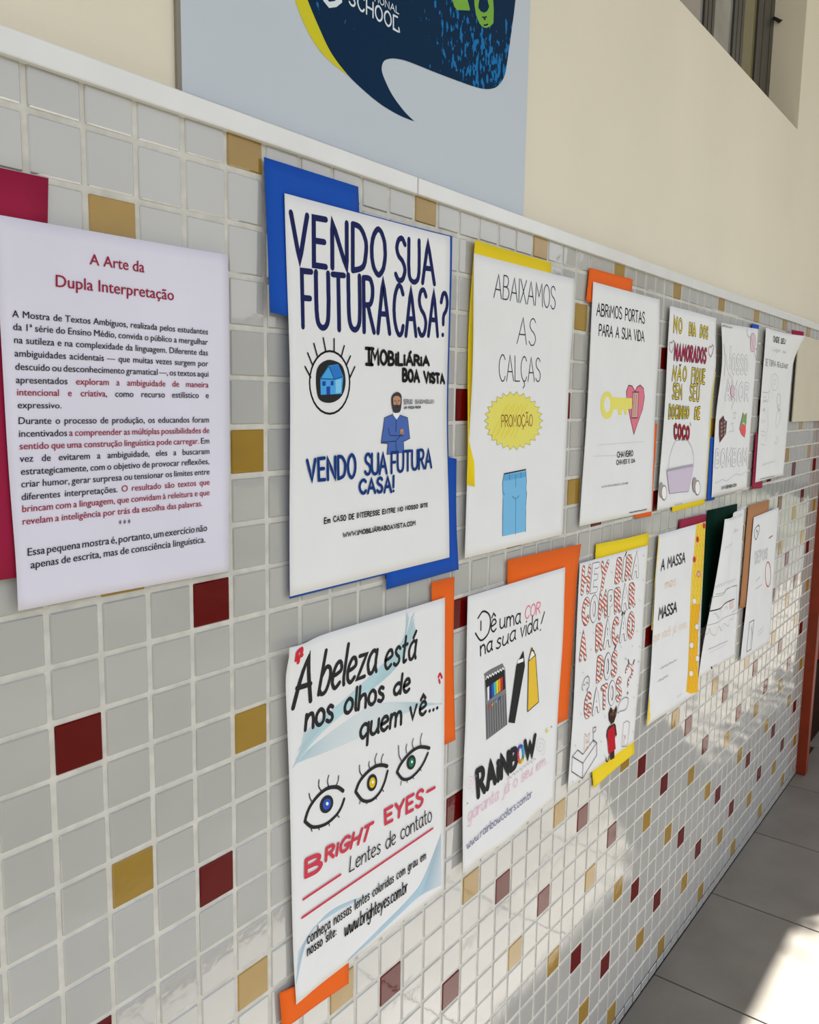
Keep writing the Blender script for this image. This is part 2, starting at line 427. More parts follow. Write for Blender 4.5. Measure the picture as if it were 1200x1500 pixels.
# ================================================================ STROKE LETTERING
# each glyph: width | strokes; '~' = smooth curve; cap height 1, x-height .62
G = {
'A': ".62|0,0 .3,1 .62,0;.12,.36 .5,.36", 'B': ".5|0,0 0,1;~0,1 .3,.98 .42,.78 .3,.56 0,.53;~0,.53 .36,.5 .5,.27 .36,.03 0,0",
'C': ".52|~.52,.84 .4,.98 .24,.99 .07,.8 0,.5 .07,.2 .24,.01 .42,.03 .52,.18", 'D': ".54|0,0 0,1;~0,1 .3,.95 .52,.7 .54,.45 .42,.12 0,0",
'E': ".44|.44,1 0,1 0,0 .44,0;0,.52 .38,.52", 'F': ".42|.42,1 0,1 0,0;0,.52 .34,.52",
'G': ".56|~.52,.86 .38,.99 .2,.97 .04,.75 0,.45 .08,.14 .28,0 .5,.1 .55,.42;.3,.44 .56,.44", 'H': ".54|0,0 0,1;.54,0 .54,1;0,.5 .54,.5",
'I': ".02|.01,0 .01,1", 'J': ".36|~.34,1 .34,.25 .26,.04 .12,0 0,.14", 'K': ".5|0,0 0,1;.48,1 0,.42;.16,.56 .5,0", 'L': ".42|0,1 0,0 .42,0",
'M': ".68|0,0 .06,1 .34,.4 .62,1 .68,0", 'N': ".56|0,0 0,1 .56,0 .56,1", 'O': ".58|~.29,1 .07,.82 0,.5 .07,.18 .29,0 .51,.18 .58,.5 .51,.82 .29,1",
'P': ".46|0,0 0,1;~0,1 .34,.98 .46,.75 .34,.5 0,.46", 'Q': ".6|~.29,1 .07,.82 0,.5 .07,.18 .29,0 .51,.18 .58,.5 .51,.82 .29,1;.36,.25 .6,-.06",
'R': ".5|0,0 0,1;~0,1 .34,.98 .46,.76 .34,.53 0,.5;.2,.5 .5,0", 'S': ".46|~.44,.86 .3,.99 .12,.95 .03,.76 .13,.58 .34,.45 .45,.26 .34,.04 .14,.01 0,.14",
'T': ".54|0,1 .54,1;.27,1 .27,0", 'U': ".54|~0,1 0,.4 .06,.1 .27,0 .48,.1 .54,.4 .54,1", 'V': ".58|0,1 .3,0 .58,1", 'W': ".8|0,1 .2,0 .4,.75 .6,0 .8,1",
'X': ".52|0,0 .52,1;0,1 .52,0", 'Y': ".54|0,1 .27,.48 .54,1;.27,.48 .22,0", 'Z': ".5|0,1 .5,1 0,0 .5,0",
'a': ".44|~.4,.56 .24,.63 .06,.5 0,.28 .1,.04 .26,.03 .4,.24;~.42,.62 .39,.2 .46,0", 'b': ".42|0,1 0,.02;~0,.4 .16,.6 .36,.54 .42,.3 .32,.04 .14,0 0,.12",
'c': ".36|~.36,.52 .22,.62 .05,.5 0,.28 .08,.06 .24,0 .36,.1", 'd': ".44|~.4,.48 .24,.6 .06,.5 0,.28 .1,.03 .26,.02 .4,.2;.44,1 .42,0",
'e': ".4|~.02,.32 .2,.34 .38,.42 .3,.6 .14,.6 .02,.4 .04,.14 .2,0 .38,.1", 'f': ".3|~.32,.94 .2,1 .12,.86 .11,.4 .1,0;0,.58 .28,.58",
'g': ".42|~.38,.52 .2,.62 .02,.46 .02,.2 .16,.04 .36,.2;~.4,.62 .38,0 .3,-.28 .12,-.34 0,-.2", 'h': ".4|0,1 0,0;~0,.36 .14,.56 .3,.58 .38,.42 .39,0",
'i': ".04|.02,.6 .02,0;.01,.82 .03,.84", 'j': ".16|~.16,.6 .15,0 .08,-.26 -.04,-.28;.15,.82 .17,.84", 'k': ".36|0,1 0,0;.34,.58 .02,.24;.12,.32 .36,0",
'l': ".06|~.03,1 .03,.2 .08,0", 'm': ".64|.02,.6 0,0;~.01,.36 .12,.58 .26,.56 .31,.36 .31,0;~.31,.36 .42,.58 .56,.56 .62,.36 .64,0",
'n': ".4|.02,.6 0,0;~.01,.36 .14,.56 .3,.58 .38,.4 .4,0", 'o': ".42|~.21,.62 .05,.5 0,.3 .05,.1 .21,0 .37,.1 .42,.3 .37,.5 .21,.62",
'p': ".42|.02,.6 0,-.34;~0,.4 .16,.6 .36,.54 .42,.3 .32,.04 .14,0 0,.12", 'q': ".42|~.38,.52 .2,.62 .02,.46 .02,.2 .16,.02 .36,.16;.4,.62 .4,-.36",
'r': ".28|.02,.6 0,0;~.01,.34 .12,.56 .28,.58", 's': ".32|~.3,.54 .16,.62 .04,.5 .12,.36 .26,.26 .3,.1 .16,0 0,.08", 't': ".28|~.12,.9 .11,.2 .16,.02 .28,.06;0,.6 .26,.62",
'u': ".42|~.01,.6 0,.2 .1,.02 .26,.04 .4,.24;~.41,.6 .4,.1 .44,0", 'v': ".38|0,.6 .18,0 .38,.6", 'w': ".6|~0,.6 .06,.1 .16,.02 .28,.2 .3,.5;~.3,.3 .38,.04 .5,.08 .6,.6",
'x': ".38|0,0 .38,.6;0,.6 .38,0", 'y': ".4|0,.6 .2,.06;.4,.6 .2,.06 .06,-.34", 'z': ".36|0,.6 .36,.6 0,0 .36,0",
'.': ".04|.01,.03 .03,.03", ',': ".06|.05,.08 0,-.12", '!': ".06|.04,1 .02,.28;.01,.03 .03,.03", '?': ".4|~0,.78 .1,.97 .28,.97 .4,.78 .34,.6 .2,.48 .19,.28;.18,.03 .2,.03",
'-': ".34|0,.45 .34,.45", ':': ".04|.01,.08 .03,.08;.01,.48 .03,.48", "'": ".04|.02,1 .01,.78", '&': ".3|0,.2 .3,.2",
'0': ".46|~.23,1 .05,.8 0,.5 .05,.2 .23,0 .41,.2 .46,.5 .41,.8 .23,1", '1': ".2|0,.8 .18,1 .18,0", '2': ".44|~0,.8 .1,.97 .3,.98 .42,.8 .36,.55 0,0;0,0 .44,0",
'4': ".46|.34,0 .34,1 0,.32 .46,.32", '8': ".44|~.22,1 .05,.8 .22,.54 .44,.26 .22,0 0,.26 .22,.54 .39,.8 .22,1", '9': ".42|~.4,.6 .2,.5 .02,.7 .2,.98 .4,.9 .4,.6 .34,0",
' ': ".32|",
}
def parse(s):
    w, body = s.split('|')
    out = []
    for st in body.split(';'):
        if not st: continue
        sm = st[0] == '~'
        pts = [tuple(float(v) for v in q.split(',')) for q in st.lstrip('~').split()]
        out.append((sm, pts))
    return float(w), out
GL = {k: parse(v) for k, v in G.items()}
MARKS = {'\u0301': [(0, [(-.02, .1), (.12, .3)])], '\u0300': [(0, [(-.12, .3), (.02, .1)])], '\u0302': [(0, [(-.14, .1), (0, .28), (.14, .1)])],
         '\u0303': [(1, [(-.2, .12), (-.1, .22), (.08, .12), (.2, .24)])]}
def smooth_pts(pts, n=5):
    if len(pts) < 3: return pts
    closed = pts[0] == pts[-1]
    out = []
    m = len(pts)
    for i in range(m - 1):
        p1, p2 = pts[i], pts[i + 1]
        p0 = pts[i - 1] if i > 0 else (pts[-2] if closed else p1)
        p3 = pts[i + 2] if i + 2 < m else (pts[1] if closed else p2)
        for k in range(n):
            t = k / n
            out.append(tuple(.5 * ((2 * p1[j]) + (-p0[j] + p2[j]) * t + (2 * p0[j] - 5 * p1[j] + 4 * p2[j] - p3[j]) * t * t + (-p0[j] + 3 * p1[j] - 3 * p2[j] + p3[j]) * t ** 3) for j in (0, 1)))
    out.append(pts[-1])
    return out
def layout(text, gap=.17, jitter=.012):
    """-> list of strokes in (x 0..1, y) and which letter they belong to"""
    x = 0; res = []
    li = 0
    for ch in text:
        dec = unicodedata.normalize('NFD', ch)
        b = dec[0]
        if b not in GL: b = '-'
        w, strokes = GL[b]
        dy = rnd.uniform(-jitter, jitter)
        for sm, pts in strokes:
            q = smooth_pts(pts) if sm else pts
            one = [(x + a + rnd.uniform(-jitter, jitter) * .4, y + dy) for a, y in q]
            if q[0] == q[-1]: one[-1] = one[0]
            res.append((li, one))
        for mk in dec[1:]:
            top = 1.0 if b.isupper() else .66
            if mk == '\u0327':
                res.append((li, smooth_pts([(x + w * .5, -.02), (x + w * .5 + .08, -.16), (x + w * .5 - .08, -.28)])))
            elif mk in MARKS:
                for sm, pts in MARKS[mk]:
                    q = smooth_pts(pts) if sm else pts
                    res.append((li, [(x + w * .5 + a, top + y) for a, y in q]))
        x += w + gap
        if b != ' ': li += 1
    total = x - gap
    return [(li, [(a / total, y) for a, y in q]) for li, q in res]

def ribbon(pts, w, w1=None):
    """pts (2-D) -> verts, faces of a round-ended ribbon, half width w"""
    P2 = [pts[0]]
    for q in pts[1:]:
        if (q[0] - P2[-1][0]) ** 2 + (q[1] - P2[-1][1]) ** 2 > 1e-8: P2.append(q)
    if len(P2) == 1: P2.append((P2[0][0] + 1e-3, P2[0][1]))
    # long straight pieces are subdivided so that they follow the sheet
    Q = [P2[0]]
    for a, b in zip(P2, P2[1:]):
        L = math.hypot(b[0] - a[0], b[1] - a[1])
        k = max(1, int(L / .2))
        for i in range(1, k + 1):
            Q.append((a[0] + (b[0] - a[0]) * i / k, a[1] + (b[1] - a[1]) * i / k))
    n = len(Q)
    w *= .66
    if w1 is not None: w1 *= .66
    vs, fs = [], []
    closed = n > 4 and math.hypot(Q[0][0] - Q[-1][0], Q[0][1] - Q[-1][1]) < 1e-4
    def nrm(a, b):
        dx, dy = b[0] - a[0], b[1] - a[1]; L = math.hypot(dx, dy) or 1
        return (-dy / L, dx / L)
    for i in range(n):
        if closed and i in (0, n - 1):
            n1, n2 = nrm(Q[n - 2], Q[n - 1]), nrm(Q[0], Q[1])
        else:
            n1 = nrm(Q[i - 1], Q[i]) if i > 0 else nrm(Q[0], Q[1])
            n2 = nrm(Q[i], Q[i + 1]) if i < n - 1 else n1
        mx, my = n1[0] + n2[0], n1[1] + n2[1]
        L = math.hypot(mx, my)
        if L < .3: mx, my, sc = n1[0], n1[1], 1
        else:
            mx /= L; my /= L
            sc = min(1 / max(.3, mx * n1[0] + my * n1[1]), 1.7)
        ww = w if w1 is None else w + (w1 - w) * i / (n - 1)
        vs += [(Q[i][0] + mx * ww * sc, Q[i][1] + my * ww * sc), (Q[i][0] - mx * ww * sc, Q[i][1] - my * ww * sc)]
    for i in range(n - 1):
        fs.append((2 * i, 2 * i + 1, 2 * i + 3, 2 * i + 2))
    if not closed:
        for i, s, ww in ((0, 1, w), (n - 1, -1, w if w1 is None else w1)):
            a = vs[2 * i]; c = Q[i]
            a0 = math.atan2(a[1] - c[1], a[0] - c[0])
            base = len(vs)
            arc = []
            for k in range(1, 4):
                th = a0 + s * math.pi * k / 4
                vs.append((c[0] + ww * math.cos(th), c[1] + ww * math.sin(th))); arc.append(base + k - 1)
            fs.append((2 * i, *arc, 2 * i + 1) if s < 0 else (2 * i + 1, *arc[::-1], 2 * i))
    return vs, fs

# ================================================================ POSTERS
CROPS = dict(A=(370, 220, 3.6364), B=(370, 550, 3.6364), C=(370, 850, 3.6364), D=(370, 1150, 3.6364), E=(660, 330, 5.4545),
             F=(660, 560, 5.4545), G=(650, 780, 5.2174), H=(650, 1020, 5.2174), I=(830, 380, 6.8182), J=(830, 560, 6.8182),
             K=(820, 770, 7.5), L=(820, 950, 7.1438), M=(940, 430, 8.8235), N=(940, 590, 8.8235), O=(1030, 450, 7.0588),
             Q=(1030, 590, 7.0588), S=(930, 730, 4.4118), T=(1010, 730, 5.5579), U=(0, 300, 2.5), V=(400, 0, 3.0), X=(430, 0, 7.0588),
             Y=(640, 0, 8.5714), Z=(850, 1020, 11.538), a=(1045, 460, 10.714), b=(1030, 600, 10.714), c=(1105, 470, 10.714),
             d=(1100, 590, 11.538), e=(1080, 730, 6.0), _=(0, 0, 1.0))
def px(crop, x, y):
    ox, oy, s = CROPS[crop]
    return ox + x / s, oy + y / s

class Poster:
    def __init__(self, corners, base=.10, bumps=(), label='', name='poster', m=M_PAPER, cat='poster', group=None, wall_coords=False, sheet='sheet', n=(22, 30)):
        """corners TL TR BR BL as measured in the photo; bumps = lifts of the sheet off the wall"""
        self.base = base; self.bumps = bumps
        q0 = corners if wall_coords else [on_wall(*q, base) for q in corners]
        self.c0 = sum(q0[i][0] for i in (0, 3)) / 2; self.w = sum(q0[i][0] for i in (1, 2)) / 2 - self.c0
        self.r0 = sum(q0[i][1] for i in (0, 1)) / 2; self.h = sum(q0[i][1] for i in (2, 3)) / 2 - self.r0
        self.quad = q0 if wall_coords else [self.find(*q) for q in corners]
        cx = sum(q[0] for q in self.quad) / 4; br = max(q[1] for q in self.quad)
        self.root = empty(name, W(cx, br, 0), label, cat, group)
        self.layer = 0
        self.hidden = (min(q[0] for q in self.quad), max(q[0] for q in self.quad), min(q[1] for q in self.quad), max(q[1] for q in self.quad))
        if sheet:
            self.grid(sheet, self.quad, 0.0, m, n)
    def D(self, c, r):
        u = (c - self.c0) / self.w; v = (r - self.r0) / self.h
        d = self.base
        for (bu, bv, amp, su, sv) in self.bumps:
            d += amp * math.exp(-((u - bu) / su) ** 2 - ((v - bv) / sv) ** 2)
        return d
    def find(self, x, y, off=0.0):
        c, r = on_wall(x, y, self.base)
        d = self.base
        for _ in range(30):          # settle on the point of the bent sheet that was measured
            d = .6 * d + .4 * max(.01, self.D(c, r) + off)
            c, r = on_wall(x, y, d)
        return c, r
    def at(self, c, r, off=0.0):
        return W(c, r, self.D(c, r) + off)
    def grid(self, name, quad, off, m, n=(16, 16), thick=.0003, extra=None, label=None):
        nu, nv = n
        vs, fs = [], []
        for j in range(nv + 1):
            for i in range(nu + 1):
                u, v = i / nu, j / nv
                c = (quad[0][0] * (1 - u) + quad[1][0] * u) * (1 - v) + (quad[3][0] * (1 - u) + quad[2][0] * u) * v
                r = (quad[0][1] * (1 - u) + quad[1][1] * u) * (1 - v) + (quad[3][1] * (1 - u) + quad[2][1] * u) * v
                d = max(.012, self.D(c, r) + off + (extra(u, v) if extra else 0))
                vs.append(W(c, r, d))
        for j in range(nv):
            for i in range(nu):
                k = j * (nu + 1) + i
                fs.append((k, k + nu + 1, k + nu + 2, k + 1))
        o = mesh_obj(name, vs, fs, m, self.root, smooth=True, label=label)
        s = o.modifiers.new('thickness', 'SOLIDIFY'); s.thickness = thick; s.offset = -1
        return o
    def backing(self, corners, m, off=-.045, extra=None, label=None, wall_coords=False, free=None):
        q = corners if wall_coords else [on_wall(*k, max(.02, self.base + off)) for k in corners]
        if free is not None:      # a card that hangs clear of the sheet's own bend
            D = self.D; self.D = lambda c, r: free
            o = self.grid('backing_card', q, 0, m, (4, 4), .0004, None, label)
            self.D = D
            return o
        return self.grid('backing_card', q, off, m, (10, 10), .0004, extra, label)
    # ---- flat marks on the sheet
    def _eps(self):
        self.layer += 1
        return .0055 + .0008 * self.layer
    def _emit(self, name, polys, m, label=None, eps=None):
        e = self._eps() if eps is None else eps
        vs, fs = [], []
        for k, (v2, f2) in enumerate(polys):
            n = len(vs)
            vs += [self.at(c, r, e + .00006 * (k % 17)) for c, r in v2]
            fs += [tuple(i + n for i in f) for f in f2]
        return mesh_obj(name, vs, fs, m, self.root, label=label)
    def lines(self, crop, strokes, w, m, name='drawing', smooth=False, label=None):
        polys = []
        for st in strokes:
            pts = [self.find(*px(crop, st[i], st[i + 1])) for i in range(0, len(st), 2)]
            if smooth: pts = smooth_pts(pts)
            polys.append(ribbon(pts, w))
        return self._emit(name, polys, m, label)
    def fill(self, crop, outline, m, name='drawing', smooth=False, holes=None, label=None, edge=None, ew=.02):
        pts = [self.find(*px(crop, outline[i], outline[i + 1])) for i in range(0, len(outline), 2)]
        if smooth: pts = smooth_pts(pts + [pts[0]])[:-1]
        self.fill_wall(pts, m, name, label)
        if edge:
            loop = pts + [pts[0]]
            self._emit(name, [ribbon([a_, b_], ew) for a_, b_ in zip(loop, loop[1:])], edge)
    def fill_wall(self, pts, m, name='drawing', label=None):
        v2 = [tuple(p) for p in pts]
        todo = [tuple(t) for t in tessellate_polygon([[Vector((p[0], p[1], 0)) for p in pts]])]
        f2, mid = [], {}
        while todo:              # halve long triangles so that the print follows the bend of the sheet
            t = todo.pop()
            e = max(((math.hypot(v2[t[k]][0] - v2[t[(k + 1) % 3]][0], v2[t[k]][1] - v2[t[(k + 1) % 3]][1]), k) for k in range(3)))
            if e[0] > .24:
                a, b, c = t[e[1]], t[(e[1] + 1) % 3], t[(e[1] + 2) % 3]
                key = (min(a, b), max(a, b))
                if key not in mid:
                    mid[key] = len(v2)
                    v2.append(((v2[a][0] + v2[b][0]) / 2, (v2[a][1] + v2[b][1]) / 2))
                todo += [(a, mid[key], c), (mid[key], b, c)]
            else:
                a, b, c = (v2[k] for k in t)
                ar = (b[0] - a[0]) * (c[1] - a[1]) - (b[1] - a[1]) * (c[0] - a[0])
                if abs(ar) > 1e-7:
                    f2.append(t if ar < 0 else t[::-1])
        self._emit(name, [(v2, f2)], m, label)
    def oval(self, crop, cx, cy, rx, ry, m=None, edge=None, ew=.03, n=28, a0=0, a1=360, name='drawing', lean=0.0, k=1.0):
        pts = []
        for i in range(n + (0 if a1 - a0 >= 360 else 1)):
            t = math.radians(a0 + (a1 - a0) * i / n)
            x = rx * math.cos(t); y = ry * math.sin(t)
            pts += [cx + x, cy + y + lean * x]
        if m is not None: self.fill(crop, pts, m, name)
        if edge is not None:
            q = [self.find(*px(crop, pts[i], pts[i + 1])) for i in range(0, len(pts), 2)]
            if a1 - a0 >= 360: q.append(q[0])
            self._emit(name, [ribbon(q, ew)], edge)
    def write(self, text, crop, quad, w, m, inner=None, wi=.5, gap=.17, jitter=.012, name='lettering', sub=None, outline=None):
        q = [self.find(*px(crop, quad[i], quad[i + 1])) for i in (0, 2, 4, 6)]      # TL TR BR BL
        st = layout(text, gap, jitter)
        def mp(x, y):
            v = 1 - y
            c = (q[0][0] * (1 - x) + q[1][0] * x) * (1 - v) + (q[3][0] * (1 - x) + q[2][0] * x) * v
            r = (q[0][1] * (1 - x) + q[1][1] * x) * (1 - v) + (q[3][1] * (1 - x) + q[2][1] * x) * v
            return c, r
        S = [(li, [mp(x, y) for x, y in s]) for li, s in st]
        if inner:          # accents of outlined letters stay thin single strokes
            mk = [i for i, (li, s) in enumerate(st) if min(y for x, y in s) > 1.04 or max(y for x, y in s) < 0]
            polys = [ribbon(s, w * (.3 if i in mk else 1)) for i, (li, s) in enumerate(S)]
            o = self._emit(name, polys, m)
            S = [q_ for i, q_ in enumerate(S) if i not in mk]
        else:
            # one part per word
            gi, words, n_l = 0, [], 0
            for w_ in text.split():
                words.append((n_l, n_l + len(w_))); n_l += len(w_)
            lay = self.layer
            for a_, b_ in words:
                self.layer = lay
                pl = [ribbon(s, w) for li, s in S if a_ <= li < b_]
                if pl: o = self._emit(name, pl, m)
            self.layer = lay
        if inner:
            if isinstance(inner, (list, tuple)):
                for k, im in enumerate(inner):
                    pl = [ribbon(s, w * wi) for li, s in S if li % len(inner) == k]
                    if pl: self._emit(name, pl, im)
            else:
                self._emit(name, [ribbon(s, w * wi) for li, s in S], inner)
        return o
    def scribble(self, crop, x0, y0, x1, y1, amp, n, w, m, name='lettering'):
        pts = []
        for i in range(n + 1):
            t = i / n
            pts += [x0 + (x1 - x0) * t, y0 + (y1 - y0) * t + amp * math.sin(i * 2.4 + rnd.uniform(-.6, .6)) * rnd.uniform(.5, 1)]
        return self.lines(crop, [pts], w, m, name, smooth=True)

def hx(*a): return list(a)
BLACK = ink('black', 22, 22, 24); NAVY = ink('navy', 30, 38, 95, .8); BLUEINK = ink('blue', 15, 62, 135, .8)
REDINK = ink('red', 205, 45, 60); PINK = ink('pink', 235, 120, 145); PALEPINK = ink('pale_pink', 232, 178, 205); GREY = ink('grey', 120, 120, 125); LGREY = ink('light_grey', 165, 167, 172)
CHAR = ink('charcoal', 40, 40, 42); TEAL = ink('pale_teal', 182, 212, 218, 1.0); CRIM = ink('crimson', 120, 15, 45); YEL = ink('yellow', 232, 205, 45)
PYEL = ink('pale_yellow', 230, 222, 110); SKIN = ink('skin', 190, 140, 110); DENIM = ink('denim', 120, 185, 225); DDENIM = ink('dark_denim', 40, 95, 135)
PBLUE = ink('pencil_blue', 75, 105, 175); WHITE = ink('white', 240, 240, 240); ORNG = ink('orange', 232, 190, 130); DBROWN = ink('dark_brown', 58, 32, 24)
BODY = ink('text_black', 40, 38, 52); WINE = ink('text_wine', 150, 35, 62)

# ---------- 1 printed introduction sheet -----------------------------------
p1 = Poster([(.40, 2.70), (4.90, 2.66), (4.84, 8.90), (.44, 8.86)], .10, ((1, .3, .05, .12, .5), (0, .9, .08, .2, .2), (.35, .25, .02, .1, .2), (.2, .6, .02, .12, .15)),
            'printed white introduction sheet with wine red title at far left', m=M_PAPER_SKYLIT, wall_coords=True, name='notice_sheet', cat='notice')
p1.backing([(-3.2, 2.05), (1.32, 1.98), (.92, 8.32), (-3.6, 8.3)], M_CRIMSON, wall_coords=True)
def typed(p, words_lines, crop, sx_em, m_map):
    pass
_fc = {}
def glyphs(word, bold=0.0):
    bold = 0.0
    key = (word, bold)
    if key in _fc: return _fc[key]
    cu = bpy.data.curves.new('t', 'FONT'); cu.body = word; cu.size = 1.0; cu.offset = bold
    cu.resolution_u = 3
    ob = bpy.data.objects.new('t', cu); col.objects.link(ob)
    dg = bpy.context.evaluated_depsgraph_get(); dg.update()
    me = bpy.data.meshes.new_from_object(ob.evaluated_get(dg))
    vs = [(v.co.x, v.co.y) for v in me.vertices]; fs = [tuple(f.vertices) for f in me.polygons]
    col.objects.unlink(ob); bpy.data.objects.remove(ob); bpy.data.curves.remove(cu); bpy.data.meshes.remove(me)
    w = max([v[0] for v in vs] or [0])
    _fc[key] = (vs, fs, w)
    return _fc[key]
CAPH = .686
def typeset(p, crop, x0, y0, x1, y1, cap0, cap1, segs, just=True, sx=1.0, bold=0.0, name='printed_line'):
    """segs: list of (text, material); baseline from (x0,y0) to (x1,y1), cap heights in crop px"""
    words = []
    for t, m in segs:
        for w_ in t.split():
            words.append((w_, m))
    q = [p.find(*px(crop, *k)) for k in ((x0, y0 - cap0), (x1, y1 - cap1), (x1, y1), (x0, y0))]
    Lw = math.hypot(q[2][0] - q[3][0], q[2][1] - q[3][1])
    hw = math.hypot(q[0][0] - q[3][0], q[0][1] - q[3][1])
    em = hw / CAPH
    G_ = [(glyphs(w_, bold), m) for w_, m in words]
    tot = sum(g[2] for g, m in G_) * em * sx
    if just and len(words) > 1:
        gap = (Lw - tot) / (len(words) - 1)
        if gap < .16 * em:
            k = (Lw - .18 * em * (len(words) - 1)) / tot
            sx *= k; tot *= k; gap = .18 * em
    else:
        gap = .3 * em * sx
        if not just:
            k = Lw / (tot + gap * (len(words) - 1)); sx *= k; gap *= k
    cur = 0.0
    by = {}
    for g, m in G_:
        vs, fs, w_ = g
        out = []
        for x, y in vs:
            X = (cur + x * em * sx) / Lw; Yv = 1 - (y / CAPH)
            c = (q[0][0] * (1 - X) + q[1][0] * X) * (1 - Yv) + (q[3][0] * (1 - X) + q[2][0] * X) * Yv
            r = (q[0][1] * (1 - X) + q[1][1] * X) * (1 - Yv) + (q[3][1] * (1 - X) + q[2][1] * X) * Yv
            out.append((c, r))
        by.setdefault(m.name, (m, []))[1].append((out, fs))
        by[m.name][1].append(([(c + .022 * em, r) for c, r in out], fs))
        cur += w_ * em * sx + gap
    for m, polys in by.values():
        p._emit(name, polys, m, eps=.012)
K_, R_ = BODY, WINE
typeset(p1, 'U', 327, 218, 527, 248, 39, 40, [('A Arte da', R_)], False, bold=.012)
typeset(p1, 'U', 198, 299, 635, 350, 44, 39, [('Dupla Interpretação', R_)], False, bold=.012)
for a in ((43, 411, 760, 475, [('A Mostra de Textos Ambíguos, realizada pelos estudantes', K_)]),
          (45, 458, 760, 513, [('da 1ª série do Ensino Médio, convida o público a mergulhar', K_)]),
          (48, 506, 760, 552, [('na sutileza e na complexidade da linguagem. Diferente das', K_)]),
          (51, 555, 761, 592, [('ambiguidades acidentais — que muitas vezes surgem por', K_)]),
          (53, 604, 762, 630, [('descuido ou desconhecimento gramatical —, os textos aqui', K_)]),
          (56, 653, 762, 669, [('apresentados', K_), ('exploram a ambiguidade de maneira', R_)]),
          (59, 698, 763, 708, [('intencional e criativa,', R_), ('como recurso estilístico e', K_)]),
          (62, 745, 212, 745, [('expressivo.', K_)]),
          (64, 803, 764, 797, [('Durante o processo de produção, os educandos foram', K_)]),
          (66, 850, 765, 836, [('incentivados', K_), ('a compreender as múltiplas possibilidades de', R_)]),
          (69, 896, 765, 874, [('sentido que uma construção linguística pode carregar.', R_), ('Em', K_)]),
          (71, 942, 765, 912, [('vez de evitarem a ambiguidade, eles a buscaram', K_)]),
          (74, 989, 765, 949, [('estrategicamente, com o objetivo de provocar reflexões,', K_)]),
          (75, 1035, 766, 987, [('criar humor, gerar surpresa ou tensionar os limites entre', K_)]),
          (76, 1082, 766, 1025, [('diferentes interpretações.', K_), ('O resultado são textos que', R_)]),
          (78, 1126, 766, 1063, [('brincam com a linguagem, que convidam à releitura e que', R_)]),
          (79, 1172, 740, 1103, [('revelam a inteligência por trás da escolha das palavras.', R_)])):
    typeset(p1, 'U', a[0], a[1], a[2], a[3], 25.5, 21, a[4], True, sx=1.03, bold=.004)
typeset(p1, 'U', 434, 1180, 476, 1176, 24, 24, [('* * *', K_)], False)
typeset(p1, 'U', 97, 1286, 757, 1194, 28, 25, [('Essa pequena mostra é, portanto, um exercício não', K_)], True, sx=1.03, bold=.006)
typeset(p1, 'U', 110, 1332, 750, 1236, 28, 24, [('apenas de escrita, mas de consciência linguística.', K_)], True, sx=1.03, bold=.006)

# ---------- 2 house for sale poster ----------------------------------------
p2 = Poster([(417, 283), (659.5, 346.5), (658.5, 816.5), (425, 874)], .13, ((0, .45, .10, .06, .3), (1, .0, .05, .1, .2), (1, .55, -.08, .08, .25)),
            'white poster asking VENDO SUA FUTURA CASA with blue house inside an eye', group=None)
p2.backing([(417.5, 282), (660.5, 346), (659.5, 818), (424.5, 877)], M_BLUE, -.03, label='thin blue border card')
p2.backing([(387, 230), (525, 273.5), (534, 490), (390, 458)], M_BLUE, -.05, lambda u, v: .12 * math.exp(-(u / .15) ** 2) * v)
p2.backing([(562, 652), (670, 672), (671, 834), (565, 863.5)], M_BLUE, -.05, lambda u, v: .03 * math.exp(-((v - 1) / .3) ** 2) - .04 * math.sin(3.1 * v) * u)
p2.write('VENDO', 'A', hx(203, 335, 706, 425, 706, 668, 208, 592), .098, NAVY, gap=.24)
p2.write('SUA', 'A', hx(766, 462, 965, 492, 968, 712, 762, 690), .096, NAVY, gap=.18)
p2.write('FUTURA', 'A', hx(262, 642, 726, 690, 730, 973, 268, 940), .096, NAVY, gap=.20)
p2.write('CASA?', 'A', hx(752, 720, 1040, 764, 1028, 992, 755, 985), .092, NAVY, gap=.16)
p2.oval('A', 410, 1237, 107, 167, None, BLACK, .035)
p2.fill('A', hx(345, 1160, 385, 1122, 430, 1120, 478, 1150, 495, 1230, 480, 1300, 440, 1338, 390, 1345, 350, 1320, 337, 1240), CHAR, smooth=True)
p2.fill('A', hx(360, 1215, 402, 1148, 455, 1140, 482, 1205, 474, 1298, 362, 1303), ink('house_blue', 75, 165, 225))
p2.fill('A', hx(404, 1150, 455, 1142, 480, 1205, 432, 1218), ink('roof_blue', 45, 120, 200))
p2.fill('A', hx(440, 1225, 472, 1218, 470, 1290, 442, 1296), ink('house_pale', 130, 200, 235))
p2.fill('A', hx(392, 1260, 412, 1258, 412, 1302, 393, 1303), ink('door_blue', 35, 70, 165))
p2.fill('A', hx(370, 1232, 388, 1230, 388, 1254, 371, 1256), ink('door_blue', 35, 70, 165))
p2.fill('A', hx(415, 1230, 430, 1228, 430, 1252, 415, 1254), ink('door_blue', 35, 70, 165))
p2.lines('A', [[360, 1215, 404, 1149], [404, 1149, 434, 1219], [362, 1217, 434, 1220, 482, 1206]], .018, DDENIM)
p2.lines('A', [[278, 1153, 308, 1210], [292, 1080, 318, 1145], [325, 1030, 343, 1095], [375, 1000, 388, 1068], [433, 1005, 433, 1072], [487, 1042, 471, 1100], [520, 1097, 498, 1145], [543, 1154, 515, 1215]], .03, BLACK)
p2.write('IMOBiLiÁRiA', 'A', hx(618, 1058, 938, 1105, 938, 1145, 618, 1140), .060, BLACK, gap=.2)
p2.lines('A', [[602, 1055, 642, 1058], [604, 1140, 638, 1143]], .06, BLACK, 'lettering')
